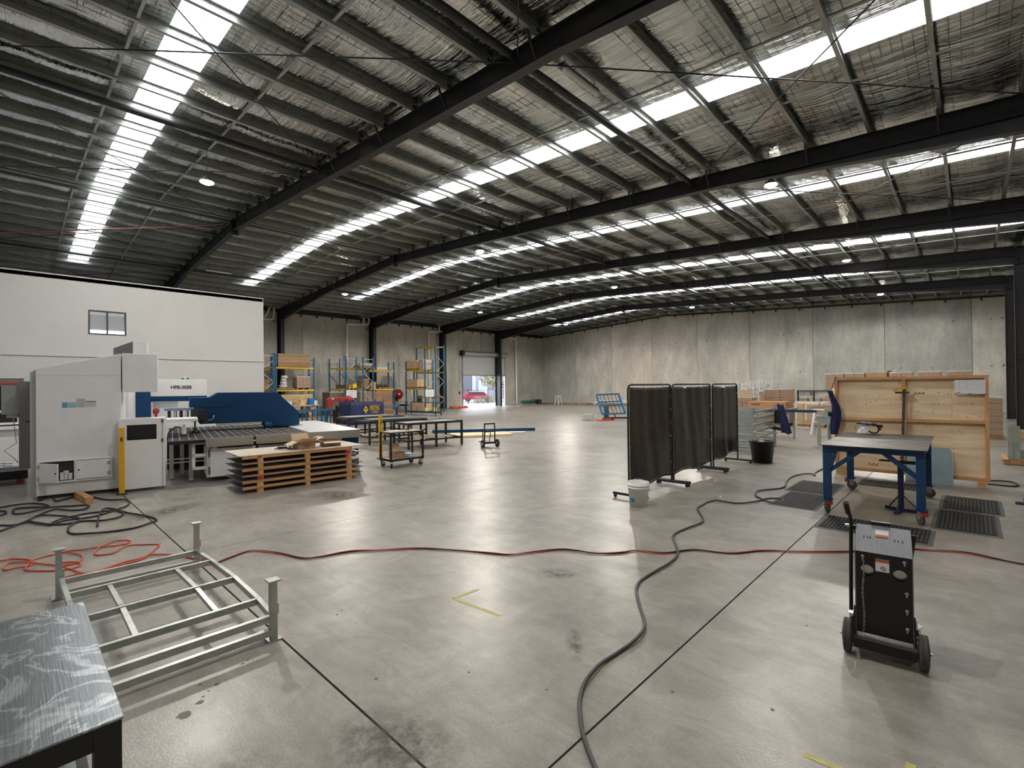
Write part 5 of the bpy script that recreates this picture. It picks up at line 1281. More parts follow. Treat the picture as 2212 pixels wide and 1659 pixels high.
t = thing('long_carton', 'long orange brown carton resting beyond the galvanised stillages', 'box', (-5.3, 19.0, 1.12)); MB().box(-.6, .62, -.35, .35, 0, .24).build('box_body', wood('orange_card', (.46, .22, .10), (.55, .28, .13), stretch=(2, 2, 8)), t, bevel=.006)
for y0, z0 in ((-.1, .15), (-.1, .11)): MB().box(-.5, -.2, -.353, -.351, z0, z0 + .02).build('print_line', M_ink, t)
t = thing('trestle_table', 'plain support table beneath the long orange carton', 'table', (-5.3, 19.0, 0)); MB().box(-.8, .8, -.5, .5, 1.06, 1.115).build('top', M_pallet, t)
for x in (-.7, .7):
    for y in (-.4, .4): MB().box(x - .03, x + .03, y - .03, y + .03, 0, 1.06).build('leg', M_lgrey, t)
tag(MB().box(-1.5, 1.5, -.04, .04, -.04, .04).build('blue_beam', M_mblue, loc=(-5.2, 18.3, 1.06), rot=(0, 0, R(8))), 'blue steel bar lying on the support table behind the jacket', 'steel bar')
load('large brown wrapped load of bricks of cartons behind the navy jacket', (-6.75, 25.85, 0), 0, 3, 3, 12, (.36, .36, .135), M_wrap)
load('brown carton load left of the large wrapped load', (-7.9, 24.6, 0), 0, 2, 2, 5, (.42, .42, .25), M_wrap)
carton('tan carton on top of the brown load behind the curtain screen', (-7.85, 24.5, 1.395), 0, (.5, .45, .34), M_cardL)
load('pink brown wrapped load between the galvanised stacks and the large load', (-7.4, 27.6, 0), 0, 3, 3, 6, (.40, .40, .25), M_wrap)
M_bgalv = mat('bright_galvanised', (.60, .63, .62), .4, .25, var=.15, scale=7)
def gstack(label, x, y, n, w, d):
    t = thing('galvanised_stack', label, 'stillages', (x, y, 0))
    for k in range(n):
        z = .04 + k * 2.15 / n; o = MB().box(-w / 2, w / 2, -d / 2, -d / 2 + .05, z, z + .09).build('frame_rail', M_bgalv, t)
        MB().box(-w / 2, w / 2, d / 2 - .05, d / 2, z, z + .09).build('rear_rail', M_bgalv, o)
        for xx in (-w / 2, 0, w / 2 - .05): MB().box(xx, xx + .05, -d / 2, d / 2, z, z + .07).build('side_rail', M_bgalv, o)
    for xx in (-w / 2, w / 2):
        for yy in (-d / 2, d / 2): MB().box(xx - .03, xx + .03, yy - .03, yy + .03, 0, 2.2).build('post', M_bgalv, t)
gstack('tall stack of shiny galvanised frames before the far wall, end near the curtain screens', -9.95, 30.5, 9, 1.0, 1.2)
gstack('tall stack of shiny galvanised frames in the middle of the far stacks', -8.98, 30.2, 9, .5, 1.2)
gstack('tall stack of shiny galvanised frames next to the wrapped loads', -8.38, 30.4, 9, .5, 1.2)
# white frame, step ladder, table
load('strapped timber coloured load behind the white frame', (-5.35, 25.6, 0), 0, 3, 3, 5, (.40, .40, .195), M_cardL, cap=False)
t = thing('white_square_frame', 'white square steel frame leaning by the strapped loads', 'frame', (-5.72, 24.5, 0))
for a, b in (((0, 0, 0), (0, 0, 1.2)), ((0, 0, 1.18), (1.3, .1, 1.18)), ((0, 0, .03), (.5, .0, .03)), ((.38, .05, .35), (.38, .05, 1.1)), ((.38, .05, 1.08), (1.6, .1, 1.08))): MB().bar(a, b, .05, .05).build('tube', M_wpaint, t)
t = thing('white_stool', 'white folding step stool behind the galvanised table', 'stool', (-4.2, 21.6, 0), 5)
for s_ in (-1, 1):
    MB().bar((s_ * .18, -.05, .98), (s_ * .30, -.30, 0), .06, .05).build('front_leg', M_wpaint, t); MB().bar((s_ * .16, .05, .98), (s_ * .26, .38, 0), .035, .035).build('rear_leg', M_lgrey, t)
    MB().cyl((s_ * .30, -.30, 0), (s_ * .30, -.30, .03), .03, 8).build('foot', mat('orange_foot', (.5, .2, .08), .6), t)
    MB().bar((s_ * .22, -.14, .62), (s_ * .10, -.12, .78), .03, .03).build('brace', M_wpaint, t)
MB().box(-.24, .24, -.14, .14, .96, 1.0).build('top_step', M_wpaint, t); MB().box(-.24, .24, -.26, -.1, .5, .53).build('step', M_wpaint, t)
t = thing('mop', 'long wooden broom leaning against the strapped load', 'broom', (-5.1, 24.2, 0)); MB().cyl((0, 0, .05), (.35, .2, 1.25), .018, 7).build('handle', mat('broom_wood', (.35, .25, .17), .6), t); MB().box(-.08, .3, -.05, .05, 0, .07).build('head', M_lgrey, t)
t = thing('galvanised_table', 'galvanised steel table beside the wooden crate panel', 'table', (-3.6, 18.2, 0))
for x in (0, 1.3):
    for y in (0, 1.6): MB().box(x - .05, x + .05, y - .03, y + .03, 0, .9).build('leg', M_gv2, t)
MB().box(-.05, 1.35, -.04, .03, .68, .90).build('apron', M_gv2, t); MB().box(-.07, 1.37, -.06, 1.66, .90, .93).build('top', M_gv2, t)
for k in range(3): MB().box(-.02, 1.3, .1 + k * .45, .16 + k * .45, .93, 1.02 + .05 * k).build('stacked_rail', M_galv, t)
t = thing('far_shelving', 'low shelving with boxes and tubes before the far wall', 'shelving', (-6.2, 30.4, 0))
for z in (1.58, 1.30, .9): MB().box(-.75, 1.0, -.4, .4, z, z + .04).build('shelf', M_black if z > 1.5 else M_lgrey, t)
for x in (-.7, .05, .95): MB().box(x - .04, x + .04, -.4, -.34, 0, 1.6).build('post', M_black, t)
for k, (x, z, w, m_) in enumerate(((-.55, .94, .5, M_cardL), (.1, .94, .45, M_film), (.6, .94, .4, M_cardL), (-.4, 1.34, .5, M_galv), (.4, 1.34, .7, M_paper))): carton('carton %s on the low shelving before the far wall' % ('left of the lower shelf', 'wrapped in film on the lower shelf', 'at the crate end of the lower shelf', 'of tubes on the upper shelf', 'white on the upper shelf')[k] if k < 0 else ('tan carton at the open end of the low far shelving', 'film wrapped carton on the low far shelving', 'tan carton at the crate end of the low far shelving', 'grey tube box on the upper low far shelving', 'white carton on the upper low far shelving')[k], (-6.2 + x, 30.42, z + .002), 0, (w, .5, .22), m_, tape=False)
# the row of wrapped loads behind the crate
for k, x in enumerate((-5.55, -4.62, -3.65, -2.62, -1.52, -.42)):
    load('tall film wrapped pallet load in the row behind the wooden crate panel' if k not in (0, 2) else ('brown wrapped pallet load at the stool end of the row behind the crate' if k == 0 else 'unwrapped brown pallet load with loose white film behind the crate'), (x, 32.5, 0), 0, 2, 2, 10, (.445, .50, .24), M_card if k == 2 else M_wrap, group='tall wrapped loads in the row behind the crate' if k not in (0, 2) else None, cap=k != 2)
t = thing('loose_film', 'loose white plastic film on the unwrapped load', 'film', (-3.3, 32.1, 2.56)); MB().sheet(lambda u, v: (u * .5, v * .6, .12 * u + .05 * math.sin(6 * u + 3 * v)), 8, 8).build('film', M_film, t, thick=.01)
load('brown wrapped load standing right of the wooden crate panel', (.30, 24.0, 0), 0, 2, 2, 6, (.48, .48, .22), M_wrap)
carton('small orange brown carton stack beside the crate edge', (-4.9, 29.2, 1.25), 0, (.6, .5, .5), M_cardL)
tag(MB().box(-.5, .5, -.4, .4, 0, 1.25).build('box_pile', M_wrap, loc=(-4.9, 29.2, 0), bevel=.02), 'wrapped carton block under the small carton beside the crate edge', 'boxes')

# ================================================================== WOODEN CRATE PANEL
cp = thing('crate_panel', 'large open pine crate side with plywood lining standing on edge', 'crate', (-2.2, 12.62, 0))
W_, H0, H1 = 2.44, .10, 2.11
LEAN = .06
def plx(x0, x1, z0, z1, y0, y1, name, m, **k):   # leaning a little away from the viewer
    sh = lambda z: (z - H0) * LEAN
    return MB().hexa([(x0, y0 + sh(z0), z0), (x1, y0 + sh(z0), z0), (x1, y1 + sh(z0), z0), (x0, y1 + sh(z0), z0), (x0, y0 + sh(z1), z1), (x1, y0 + sh(z1), z1), (x1, y1 + sh(z1), z1), (x0, y1 + sh(z1), z1)]).build(name, m, cp, **k)
for z0, z1, x0, x1 in ((.10, 1.20, 0, 1.20), (1.20, 2.08, 0, 1.20), (.10, 1.20, 1.20, 1.92), (1.20, 2.08, 1.20, 1.92), (.10, 1.20, 1.92, W_), (1.20, 2.08, 1.92, W_)):
    plx(x0 + .002, x1 - .002, z0 + .002, z1 - .002, .10, .115, 'plywood_sheet', M_ply)
plx(0, W_, 2.05, 2.11, 0, .10, 'top_rail', M_pineX); plx(0, W_, .10, .16, 0, .10, 'bottom_rail', M_pineX); plx(.04, W_ - .04, 1.18, 1.235, .01, .10, 'middle_rail', M_pineX)
plx(0, .05, .16, 2.05, 0, .10, 'stile', M_pineZ); plx(W_ - .06, W_, .16, 2.05, 0, .10, 'stile', M_pineZ)
plx(1.16, 1.225, .16, 2.05, .01, .10, 'centre_stile', M_pineZ)
M_knot = mat('dark_knot', (.10, .045, .02), .7)
rk = random.Random(11); kn = MB()
for x0, x1, z0, z1, n in ((.5, 1.12, 1.3, 1.98, 36), (1.3, 1.88, 1.28, 1.98, 22), (1.95, 2.36, 1.3, 1.7, 10), (.15, 1.12, .2, 1.1, 34), (1.3, 2.36, .25, 1.1, 18)):
    for k in range(n):
        x, z = rk.uniform(x0, x1), rk.uniform(z0, z1); y = .098 + (z - H0) * LEAN; w = rk.uniform(.006, .015); h = w * rk.uniform(.3, .55)
        kn.add([(x + w * math.cos(a), y, z + h * math.sin(a)) for a in [i * math.pi / 4 for i in range(8)]], [tuple(range(8))])
tag(kn.build('knot', M_knot, cp), kind='stuff')
ym = lambda z: .097 + (z - H0) * LEAN
for x, z, s_ in ((1.36, 1.74, 1.0), (.58, .22, 1.2), (1.10, .40, 1.0)):
    for k in range(5):
        a = (.0 + k * .03) * s_; MB().bar((x + a, ym(z), z + .03 * s_ * (k % 2)), (x + a + .025 * s_, ym(z), z + .05 * s_ * (1 - k % 2)), .003, .012, up=(0, 0, 1)).build('stencil_mark', M_redink, cp)
for x in (.12, W_ - .16): MB().box(x - .10 if x < 1 else x - .02, x + .10, -.02, .12, 0, .10).build('bearer_block', M_pineX, cp)
# drawing sheet taped to it
t = thing('drawing_sheet', 'white technical drawing sheet taped to the crate panel', 'drawing', (-.02, 12.72, 1.885))
ds = MB().box(-.215, .215, -.003, 0, -.135, .135).build('paper', M_paper, t, rot=(R(-3.4), 0, 0))
for a, b, c_, d_ in ((-.15, -.03, .10, .10), (-.15, -.03, -.0, -.0), (-.15, -.15, 0, .1), (-.03, -.03, 0, .1), (.07, .17, .10, .10), (.07, .17, .02, .02), (.07, .07, .02, .1), (.17, .17, .02, .1), (-.01, .04, .08, .08), (-.01, .04, .05, .05)):
    MB().box(a - .001, b + .001, -.0045, -.003, c_ - .001, d_ + .001).build('drawn_line', M_ink, ds)
for k in range(6): MB().cyl((-.14 + k * .055, -.0045, -.04), (-.14 + k * .055, -.003, -.04), .005, 8).build('balloon', M_ink, ds)
for x in (-.2, 0, .2): MB().box(x - .015, x + .015, -.006, -.003, -.15, -.125).build('tape_tab', mat('grey_tape', (.18, .17, .15), .5), ds)
MB().box(-.19, -.14, -.0045, -.003, -.115, -.105).build('title_block', M_ink, ds)
# long clamp hung on the centre stile
t = thing('bar_clamp', 'long black bar clamp with yellow handle standing against the crate', 'clamp', (-1.0, 12.45, .86))
MB().bar((-.03, .0, -.55), (.02, .09, 1.0), .012, .045, up=(1, 0, 0)).build('bar', M_ink, t)
MB().bar((-.16, .07, .96), (.06, .09, 1.02), .04, .045).build('clamp_jaw', M_safety, t); MB().box(-.13, .10, .05, .11, .90, .94).build('jaw_pad', M_ink, t)
MB().bar((-.12, .0, -.02), (.1, .0, -.01), .03, .04).build('sliding_jaw', M_ink, t); MB().cyl((-.05, -.04, -.06), (.24, -.06, -.05), .018, 8).build('screw_handle', mat('olive_handle', (.07, .075, .05), .5), t)
# overalls on the crate corner
t = thing('overalls', 'navy bib overalls hanging from the corner of the crate panel', 'overalls', (-2.2, 12.60, .86))
def ov(u, v):
    prof = [(-.06, .05), (-.07, .10), (-.06, .13), (-.04, .135), (-.035, .10), (-.07, .02), (-.11, -.03)]
    k = v * (len(prof) - 1); i = min(int(k), len(prof) - 2); f = k - i
    a = prof[i][0] + (prof[i + 1][0] - prof[i][0]) * f; b = prof[i][1] + (prof[i + 1][1] - prof[i][1]) * f
    return (a + (b - a) * u, -.02 - .06 * math.sin(math.pi * u) - .015 * math.sin(u * 12 + v * 5), .96 * v)
MB().sheet(ov, 14, 24).build('garment', M_jk, t, thick=.02)
MB().tube([(-.06, -.03, .94), (.015, .02, 1.18), (.02, .08, 1.265), (.02, .16, 1.262)], .009, 6).build('strap', M_ink, t)
MB().lathe([(0, -.03), (.03, -.02), (.035, .06), (0, .09)], (-.075, -.06, .42), 8).build('side_pocket', MATS['dark_lining'], t)
# blue grey sheet leaning on the crate
tag(MB().hexa([(-.45, -.17, 0), (.27, -.17, 0), (.27, -.16, 0), (-.45, -.16, 0), (-.42, .06, .69), (.22, .06, .69), (.22, .07, .69), (-.42, .07, .69)]).build('leaning_sheet', mat('blue_grey_sheet', (.16, .21, .23), .35, .5, var=.1), loc=(-.53, 12.58, 0)), 'blue grey metal sheet leaning against the foot of the crate', 'sheet')

# ================================================================== BLUE WELDING TABLE
tb = thing('welding_table', 'blue steel welding table with scuffed steel top on castors', 'table', (-1.09, 9.82, 0), 1)
M_tblue = mat('table_blue', (.003, .045, .135), .5, var=.18, scale=5)
mt = mat('scuffed_steel_top', (.085, .082, .076), .42, .55, var=.35, scale=3, stretch=(1, 3, 1), rvar=.12, bump=.1, bscale=40)
TX, TY, TZ = .63, 1.25, 1.05
MB().box(-TX, TX, -TY, TY, TZ - .012, TZ).build('steel_top', mt, tb)
LXs, LYs = .55, 1.24 - .14
for sx in (-1, 1):
    for sy in (-1, 1):
        MB().box(sx * LXs - .05, sx * LXs + .05, sy * LYs - .05, sy * LYs + .05, .21, TZ - .012).build('leg', M_tblue, tb, bevel=.004)
        MB().box(sx * LXs - .07, sx * LXs + .07, sy * LYs - .07, sy * LYs + .07, .195, .21).build('mounting_plate', M_tblue, tb)
        caster(tb, sx * LXs, sy * LYs, .08, R(-60) if sy < 0 else R(200), mat('grey_tyre', (.08, .08, .078), .6), brake=True)
    MB().box(sx * LXs - .04, sx * LXs + .04, -LYs, LYs, TZ - .10, TZ - .012).build('side_rail', M_tblue, tb)
for sy in (-1, 1):
    MB().box(-LXs, LXs, sy * LYs - .04, sy * LYs + .04, TZ - .10, TZ - .012).build('end_rail', M_tblue, tb)
    for sx in (-1, 1): MB().bar((sx * LXs, sy * LYs, .62), (sx * .12, sy * LYs, TZ - .06), .06, .06).build('knee_brace', M_tblue, tb)
for sx in (-1, 1):
    for sy in (-1, 1): MB().bar((sx * LXs, sy * LYs, .66), (sx * LXs, sy * (LYs - .38), TZ - .06), .06, .06).build('side_brace', M_tblue, tb)
MB().prism([(-LXs + .05, TZ - .012), (-LXs + .16, TZ - .012), (-LXs + .07, .70), (-LXs + .05, .70)], -LYs - .05, -LYs + .02).build('gusset', M_tblue, tb)
MB().bar((.02, -.5, TZ + .001), (.20, -.15, TZ + .001), .012, .002).build('scribe_mark', mat('scratch_dark', (.05, .05, .05), .5), tb)
# face shield on the table
t = thing('face_shield', 'clear grinding face shield lying on the steel table top', 'face shield', (-1.36, 10.85, 1.051), 43)
mv, ntv, bv = _new('clear_visor'); bv.inputs['Base Color'].default_value = (.70, .72, .74, 1); bv.inputs['Roughness'].default_value = .12; bv.inputs['Alpha'].default_value = .6
def vis(u, v):
    a = R(-80 + 160 * u); z = .01 + .17 * v
    return (-.10 + .07 * v - .055 * math.cos(a) + .02 * math.sin(v * 3), .10 * math.sin(a), z)
MB().sheet(vis, 18, 8).build('visor', mv, t, thick=.003)
def brow(u, v):
    a = R(-85 + 170 * v); x = -.10 + .24 * u
    return (x - .03 * math.cos(a) * (1 - u), (.105 - .02 * u) * math.sin(a), .135 + .06 * math.sin(math.pi * (.18 + .75 * u)) * math.cos(a * .8) - .03 * u)
MB().sheet(brow, 14, 14).build('brow_guard', M_ink, t, thick=.012)
MB().tube([(.055 + .085 * math.cos(a), .055 * math.sin(a) * .6, .085 + .068 * math.sin(a)) for a in [i * math.pi / 12 for i in range(24)]], .010, 8, closed=True).build('headband', M_ink, t)
MB().cyl((.13, -.03, .125), (.16, -.03, .115), .026, 10).build('ratchet_knob', M_ink, t)
MB().cyl((.12, -.02, .06), (.155, -.02, .075), .016, 8).build('pivot', M_ink, t)
t.scale = (1.25, 1.25, 1.2)
# roller stand under the table
t = thing('roller_stand', 'dark tripod work stand with flat top under the blue table', 'stand', (-.80, 9.45, 0))
MB().box(-.035, .035, -.035, .035, .04, .76).build('column', M_navy, t)
for a in (0, 120, 240):
    c_, s_ = math.cos(R(a + 20)), math.sin(R(a + 20)); MB().bar((0, 0, .03), (.26 * c_, .26 * s_, .02), .05, .04).build('foot', M_navy, t); MB().bar((0, 0, .28), (.20 * c_, .20 * s_, .05), .015, .015).build('stay', M_ink, t)
MB().bar((-.26, .02, .765), (.26, -.02, .775), .10, .018).build('top_plate', mat('rusty_plate', (.06, .045, .035), .6), t)
MB().bar((-.1, .1, .74), (.2, .1, .735), .05, .02).build('side_lug', MATS['rusty_plate'], t)
# rubber mats
M_mat = mat('mat_rubber', (.030, .030, .028), .75, var=.2)
M_mat2 = mat('mat_border', (.12, .12, .11), .75, var=.1)
def rmat(label, x0, x1, y0, y1, rz=0, along='y'):
    w, h = (x1 - x0) / 2, (y1 - y0) / 2
    t = thing('rubber_mat', label, 'mat', ((x0 + x1) / 2, (y0 + y1) / 2, 0), rz)
    b = .05; bd = MB()
    bd.hexa([(-w, -h, 0), (w, -h, 0), (w, h, 0), (-w, h, 0), (-w + b, -h + b, .012), (w - b, -h + b, .012), (w - b, h - b, .012), (-w + b, h - b, .012)]).build('bevelled_border', M_mat2, t)
    MB().box(-w + b, w - b, -h + b, h - b, .006, .0125).build('mat_base', M_dark, t)
    n = int((2 * w - 2 * b) / .042); rb = None
    for k in range(n):
        x = -w + b + .02 + k * (2 * w - 2 * b - .02) / max(n - 1, 1) * .98
        if rb is None: rb = MB().box(-.012, .012, -h + b, h - b, .008, .02).build('rib', M_mat, t); o = rb
        else: o = inst(rb)
        o.location = (x, 0, 0)
    m_ = int((2 * h - 2 * b) / .07)
    for k in range(m_): MB().box(-w + b, w - b, -h + b + (k + .5) * .07 - .008, -h + b + (k + .5) * .07 + .008, .008, .016).build('cross_rib', M_mat, t)
rmat('black ribbed rubber mat left of the blue table, half under the cable', -2.46, -1.76, 8.62, 9.92)
rmat('black ribbed rubber mat left of the blue table, beside the crate', -2.56, -1.78, 9.95, 11.22)
rmat('black ribbed rubber mat in front of the blue table', -1.61, -.36, 7.66, 8.50)
rmat('black ribbed rubber mat right of the blue table, nearer the black cart', -.43, .27, 8.62, 10.0)
rmat('black ribbed rubber mat right of the blue table, nearer the crate', -.40, .34, 10.03, 11.28)
rmat('black ribbed rubber mat behind the blue table below the crate', -1.68, -.62, 11.35, 12.12)

# ================================================================== BLACK WELDER CART
wc = thing('welder_cart', 'black steel welder cart with chain and silver sloping top', 'cart', (-.475, 4.34, 0), 6)
M_cart = mat('cart_black', (.006, .006, .007), .38)
w2 = .165
# back panel with two round holes
bm_ = MB()
poly = [(-w2, .15), (w2, .15), (w2, .735), (-w2, .735)]
holes = [(-.095, .60), (.095, .60)]; hr = .042
me_b = bmesh.new()
def ring(cx, cz, r_, n=20): return [(cx + r_ * math.cos(2 * math.pi * i / n), cz + r_ * math.sin(2 * math.pi * i / n)) for i in range(n)]
loops = [poly] + [ring(*h_, hr) for h_ in holes]
cu = bpy.data.curves.new('cart_panel', 'CURVE'); cu.dimensions = '2D'; cu.fill_mode = 'BOTH'; cu.extrude = .003
for lp in loops:
    sp = cu.splines.new('POLY'); sp.points.add(len(lp) - 1); sp.use_cyclic_u = True
    for p_, q_ in zip(sp.points, lp): p_.co = (q_[0], q_[1], 0, 1)
tmp = bpy.data.objects.new('cart_panel_tmp', cu); COL.objects.link(tmp)
me_p = bpy.data.meshes.new_from_object(tmp.evaluated_get(bpy.context.evaluated_depsgraph_get())); bpy.data.objects.remove(tmp)
me_b.free(); me_p.materials.clear(); me_p.materials.append(M_cart)
pn = bpy.data.objects.new('back_panel', me_p); COL.objects.link(pn); pn.parent = wc; pn.rotation_euler = (R(90 - 3), 0, 0); pn.location = (0, .0, 0)
for s_ in (-1, 1): MB().hexa([(s_ * w2 - .003, .0, .12), (s_ * w2 + .003, .0, .12), (s_ * w2 + .003, .10, .12), (s_ * w2 - .003, .10, .12), (s_ * w2 - .003, .035, .735), (s_ * w2 + .003, .035, .735), (s_ * w2 + .003, .26, .84), (s_ * w2 - .003, .26, .84)]).build('side_plate', mat('cart_side', (.20, .20, .21), .35, .6), wc)
tp = MB().hexa([(-w2, .036, .728), (w2, .036, .728), (w2, .31, .865), (-w2, .31, .865), (-w2, .036, .734), (w2, .036, .734), (w2, .31, .871), (-w2, .31, .871)]).build('sloping_top', mat('brushed_aluminium', (.50, .51, .54), .33, .85, var=.1, scale=8, stretch=(12, 1, 1)), wc)
def on_top(x, f, lift=.004): return (x, .036 + .274 * f, .734 + .137 * f + lift)
for xs in ((-.115, -.09, -.075), (.07, .09, .115)):
    for x in xs: MB().bar(on_top(x, .50, .002), on_top(x, .57, .002), .007, .002).build('vent_slot', M_ink, tp)
lb = MB().hexa([on_top(-.045, .58), on_top(.035, .58), on_top(.035, .82), on_top(-.045, .82), on_top(-.045, .58, .005), on_top(.035, .58, .005), on_top(.035, .82, .005), on_top(-.045, .82, .005)]).build('warning_label', M_paper, tp)
MB().hexa([on_top(-.043, .58, .0052), on_top(.033, .58, .0052), on_top(.033, .66, .0052), on_top(-.043, .66, .0052), on_top(-.043, .58, .006), on_top(.033, .58, .006), on_top(.033, .66, .006), on_top(-.043, .66, .006)]).build('label_band', mat('label_orange', (.60, .16, .08), .5), lb)
l2 = MB().box(-.045, .035, -.006, -.002, .61, .70).build('warning_label', M_paper, wc, rot=(R(-3), 0, 0))
MB().box(-.045, .035, -.007, -.006, .677, .70).build('label_band', mat('label_orange2', (.45, .12, .03), .5), l2)
MB().tube([(.0 + .014 * math.cos(a), -.0075, .635 + .014 * math.sin(a)) for a in [i * math.pi / 8 for i in range(16)]], .002, 5, closed=True).build('prohibition_ring', M_redink, l2)
MB().bar((-.010, -.0075, .645), (.010, -.0075, .625), .002, .003, up=(0, 1, 0)).build('prohibition_bar', M_redink, l2)
for x, z in ((-.12, .705), (.12, .705), (.13, .49), (.13, .37), (.13, .245)):
    k_ = MB().cyl((x, -.004 + (z - .15) * .05, z), (x, -.006 + (z - .15) * .05, z), .011, 12).build('key_slot', M_lgrey if z < .3 else M_chrome, wc); MB().box(x - .004, x + .004, -.006 + (z - .15) * .05, -.004 + (z - .15) * .05, z - .028, z).build('slot_tail', M_chrome, k_)
# chain hanging down the panel
ch0 = None
def link(i, p, rot):
    global ch0
    if ch0 is None: ch0 = MB().tube([(.005 * math.cos(a), 0, .0105 * math.sin(a)) for a in [j * math.pi / 5 for j in range(10)]], .0017, 5, closed=True).build('chain_link', M_chrome, wc); o = ch0
    else: o = inst(ch0)
    o.location = p; o.rotation_euler = rot
nl = 34
for i in range(nl):
    z = .70 - i * .0162; link(i, (-.118 + .004 * math.sin(i * .3), -.012 + (z - .15) * .05, z), (0, .12 * math.sin(i * 1.3), R(90 if i % 2 else 10)))
for i in range(8): link(i, (-.112 + i * .014, -.02 - i * .004, .140), (R(90), R(80), R(90 * (i % 2))))
# base tray, wheels, handle and front castor
MB().box(-.18, .18, -.10, .30, .125, .135).build('tray', mat('tray_grey', (.05, .05, .05), .45), wc)
MB().box(-.18, .18, -.105, -.095, .075, .135).build('tray_lip', M_cart, wc)
MB().bar((-.25, -.02, .115), (.25, -.02, .115), .016, .016).build('axle', M_chrome, wc)
for s_ in (-1, 1):
    wh = MB().lathe([(0, -.02), (.05, -.022), (.085, -.028), (.115, -.022), (.118, -.012), (.114, -.008), (.118, 0), (.114, .008), (.118, .012), (.115, .022), (.085, .028), (.05, .022), (0, .02)], (s_ * .215, -.02, .118), 30, 'x').build('wheel', mat('tyre_grey', (.055, .05, .045), .7), wc)
    MB().cyl((s_ * .215 - .032, -.02, .118), (s_ * .215 + .032, -.02, .118), .05, 16).build('rim', M_cart, wh); MB().cyl((s_ * .25, -.02, .118), (s_ * .262, -.02, .118), .012, 8).build('axle_cap', M_chrome, wh)
    MB().bar((s_ * .175, -.01, .13), (s_ * .17, .02, .33), .012, .03, up=(0, 1, 0)).build('bracket', M_cart, wc)
MB().tube([(-.21, .36, .16), (-.205, .33, .55), (-.20, .31, .86), (-.205, .29, .93), (-.22, .24, .99), (-.225, .22, 1.03)], .014, 10).build('handle', M_cart, wc)
MB().cyl((-.215, .265, .955), (-.227, .21, 1.045), .019, 12).build('handle_grip', M_rubber, wc)
MB().tube([(.15, .36, .16), (.15, .33, .55), (.185, .31, .82)], .014, 10).build('handle_stay', M_cart, wc); MB().bar((-.2, .31, .84), (.2, .31, .82), .02, .03).build('handle_crossbar', M_cart, wc)
MB().box(-.07, .05, .315, .345, .875, .90).build('hook', M_cart, wc); MB().box(-.24, -.2, .30, .33, .84, .855).build('bracket_tab', M_chrome, wc)
MB().box(-.2, .2, .28, .46, .10, .145).build('front_deck', M_cart, wc)
MB().box(-w2 + .02, w2 - .02, .07, .075, .50, .70).build('inner_plate', M_chrome, wc)
for s_ in (-1, 1): caster(wc, s_ * .18, .42, .04, R(70), M_rubber)

# ================================================================== GALVANISED FRAME ON THE FLOOR
gf = thing('bed_frame', 'galvanised steel bed frame with four corner posts lying on the floor', 'frame', (-5.15, .88, 0))
gx = lambda x: x + 5.15
gy = lambda y: y - .88
for (x, y) in ((-6.36, .32), (-6.42, 1.47), (-4.03, 1.44), (-4.0, .30)):
    p = MB().box(gx(x) - .028, gx(x) + .028, gy(y) - .024, gy(y) + .024, .0, .47).build('corner_post', M_galv, gf)
    MB().box(gx(x) - .05, gx(x) + .05, gy(y) - .045, gy(y) + .045, .465, .478).build('cap_plate', M_galv, p); MB().box(gx(x) - .06, gx(x) + .05, gy(y) - .05, gy(y) + .05, 0, .012).build('foot_plate', M_galv, p)
    MB().box(gx(x) - .012, gx(x) + .012, gy(y) + .024, gy(y) + .04, .20, .28).build('locking_pin', M_galv, p)
for x, zs in ((-6.27, (.18, .07)), (-4.02, (.18, .07))):
    for z in zs: MB().box(gx(x) - .02, gx(x) + .02, gy(.33), gy(1.45), z - .025, z + .025).build('end_rail', M_galv, gf)
for x, z in ((-5.68, .215), (-4.95, .235), (-4.34, .215)): MB().box(gx(x) - .018, gx(x) + .018, gy(.33), gy(1.43), z - .025, z + .025).build('cross_rail', M_galv, gf)
prof = [(-6.30, .185), (-5.68, .222), (-4.95, .242), (-4.34, .222), (-4.0, .185)]
for y in (.335, 1.43):
    for a, b in zip(prof[:-1], prof[1:]): MB().bar((gx(a[0]), gy(y), a[1]), (gx(b[0]), gy(y), b[1]), .035, .05).build('side_rail', M_galv, gf)
for y in (.62, 1.13):
    for a, b in zip(prof[1:3], prof[2:4]): MB().bar((gx(a[0]), gy(y), a[1] - .004), (gx(b[0]), gy(y), b[1] - .004), .035, .035).build('stringer', M_galv, gf)

# ================================================================== FOREGROUND TABLE
ft = thing('metal_top_table', 'black framed table with sheet metal top carrying painted reflection streaks in the near corner', 'table', (-2.69, -.38, 0))
mtt, ntt, btt = _new('zinc_sheet_painted_shine'); N_, L_n = ntt.nodes, ntt.links
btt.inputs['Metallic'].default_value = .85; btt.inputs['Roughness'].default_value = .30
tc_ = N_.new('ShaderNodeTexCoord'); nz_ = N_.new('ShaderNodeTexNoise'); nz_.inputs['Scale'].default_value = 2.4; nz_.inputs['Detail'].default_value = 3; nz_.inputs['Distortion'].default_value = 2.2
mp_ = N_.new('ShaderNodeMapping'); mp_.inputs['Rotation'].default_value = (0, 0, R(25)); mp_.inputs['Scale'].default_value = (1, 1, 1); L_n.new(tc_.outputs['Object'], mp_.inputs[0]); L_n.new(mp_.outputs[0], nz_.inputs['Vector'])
refl_streak = ramp(ntt, [(.485, (.29, .315, .32)), (.52, (.60, .63, .64)), (.56, (.29, .315, .32))]); L_n.new(nz_.outputs['Fac'], refl_streak.inputs[0])  # bright curved reflection streaks painted into the sheet colour
mp2 = N_.new('ShaderNodeMapping'); mp2.inputs['Rotation'].default_value = (0, 0, R(75)); mp2.inputs['Scale'].default_value = (3, 90, 3); L_n.new(tc_.outputs['Object'], mp2.inputs[0])
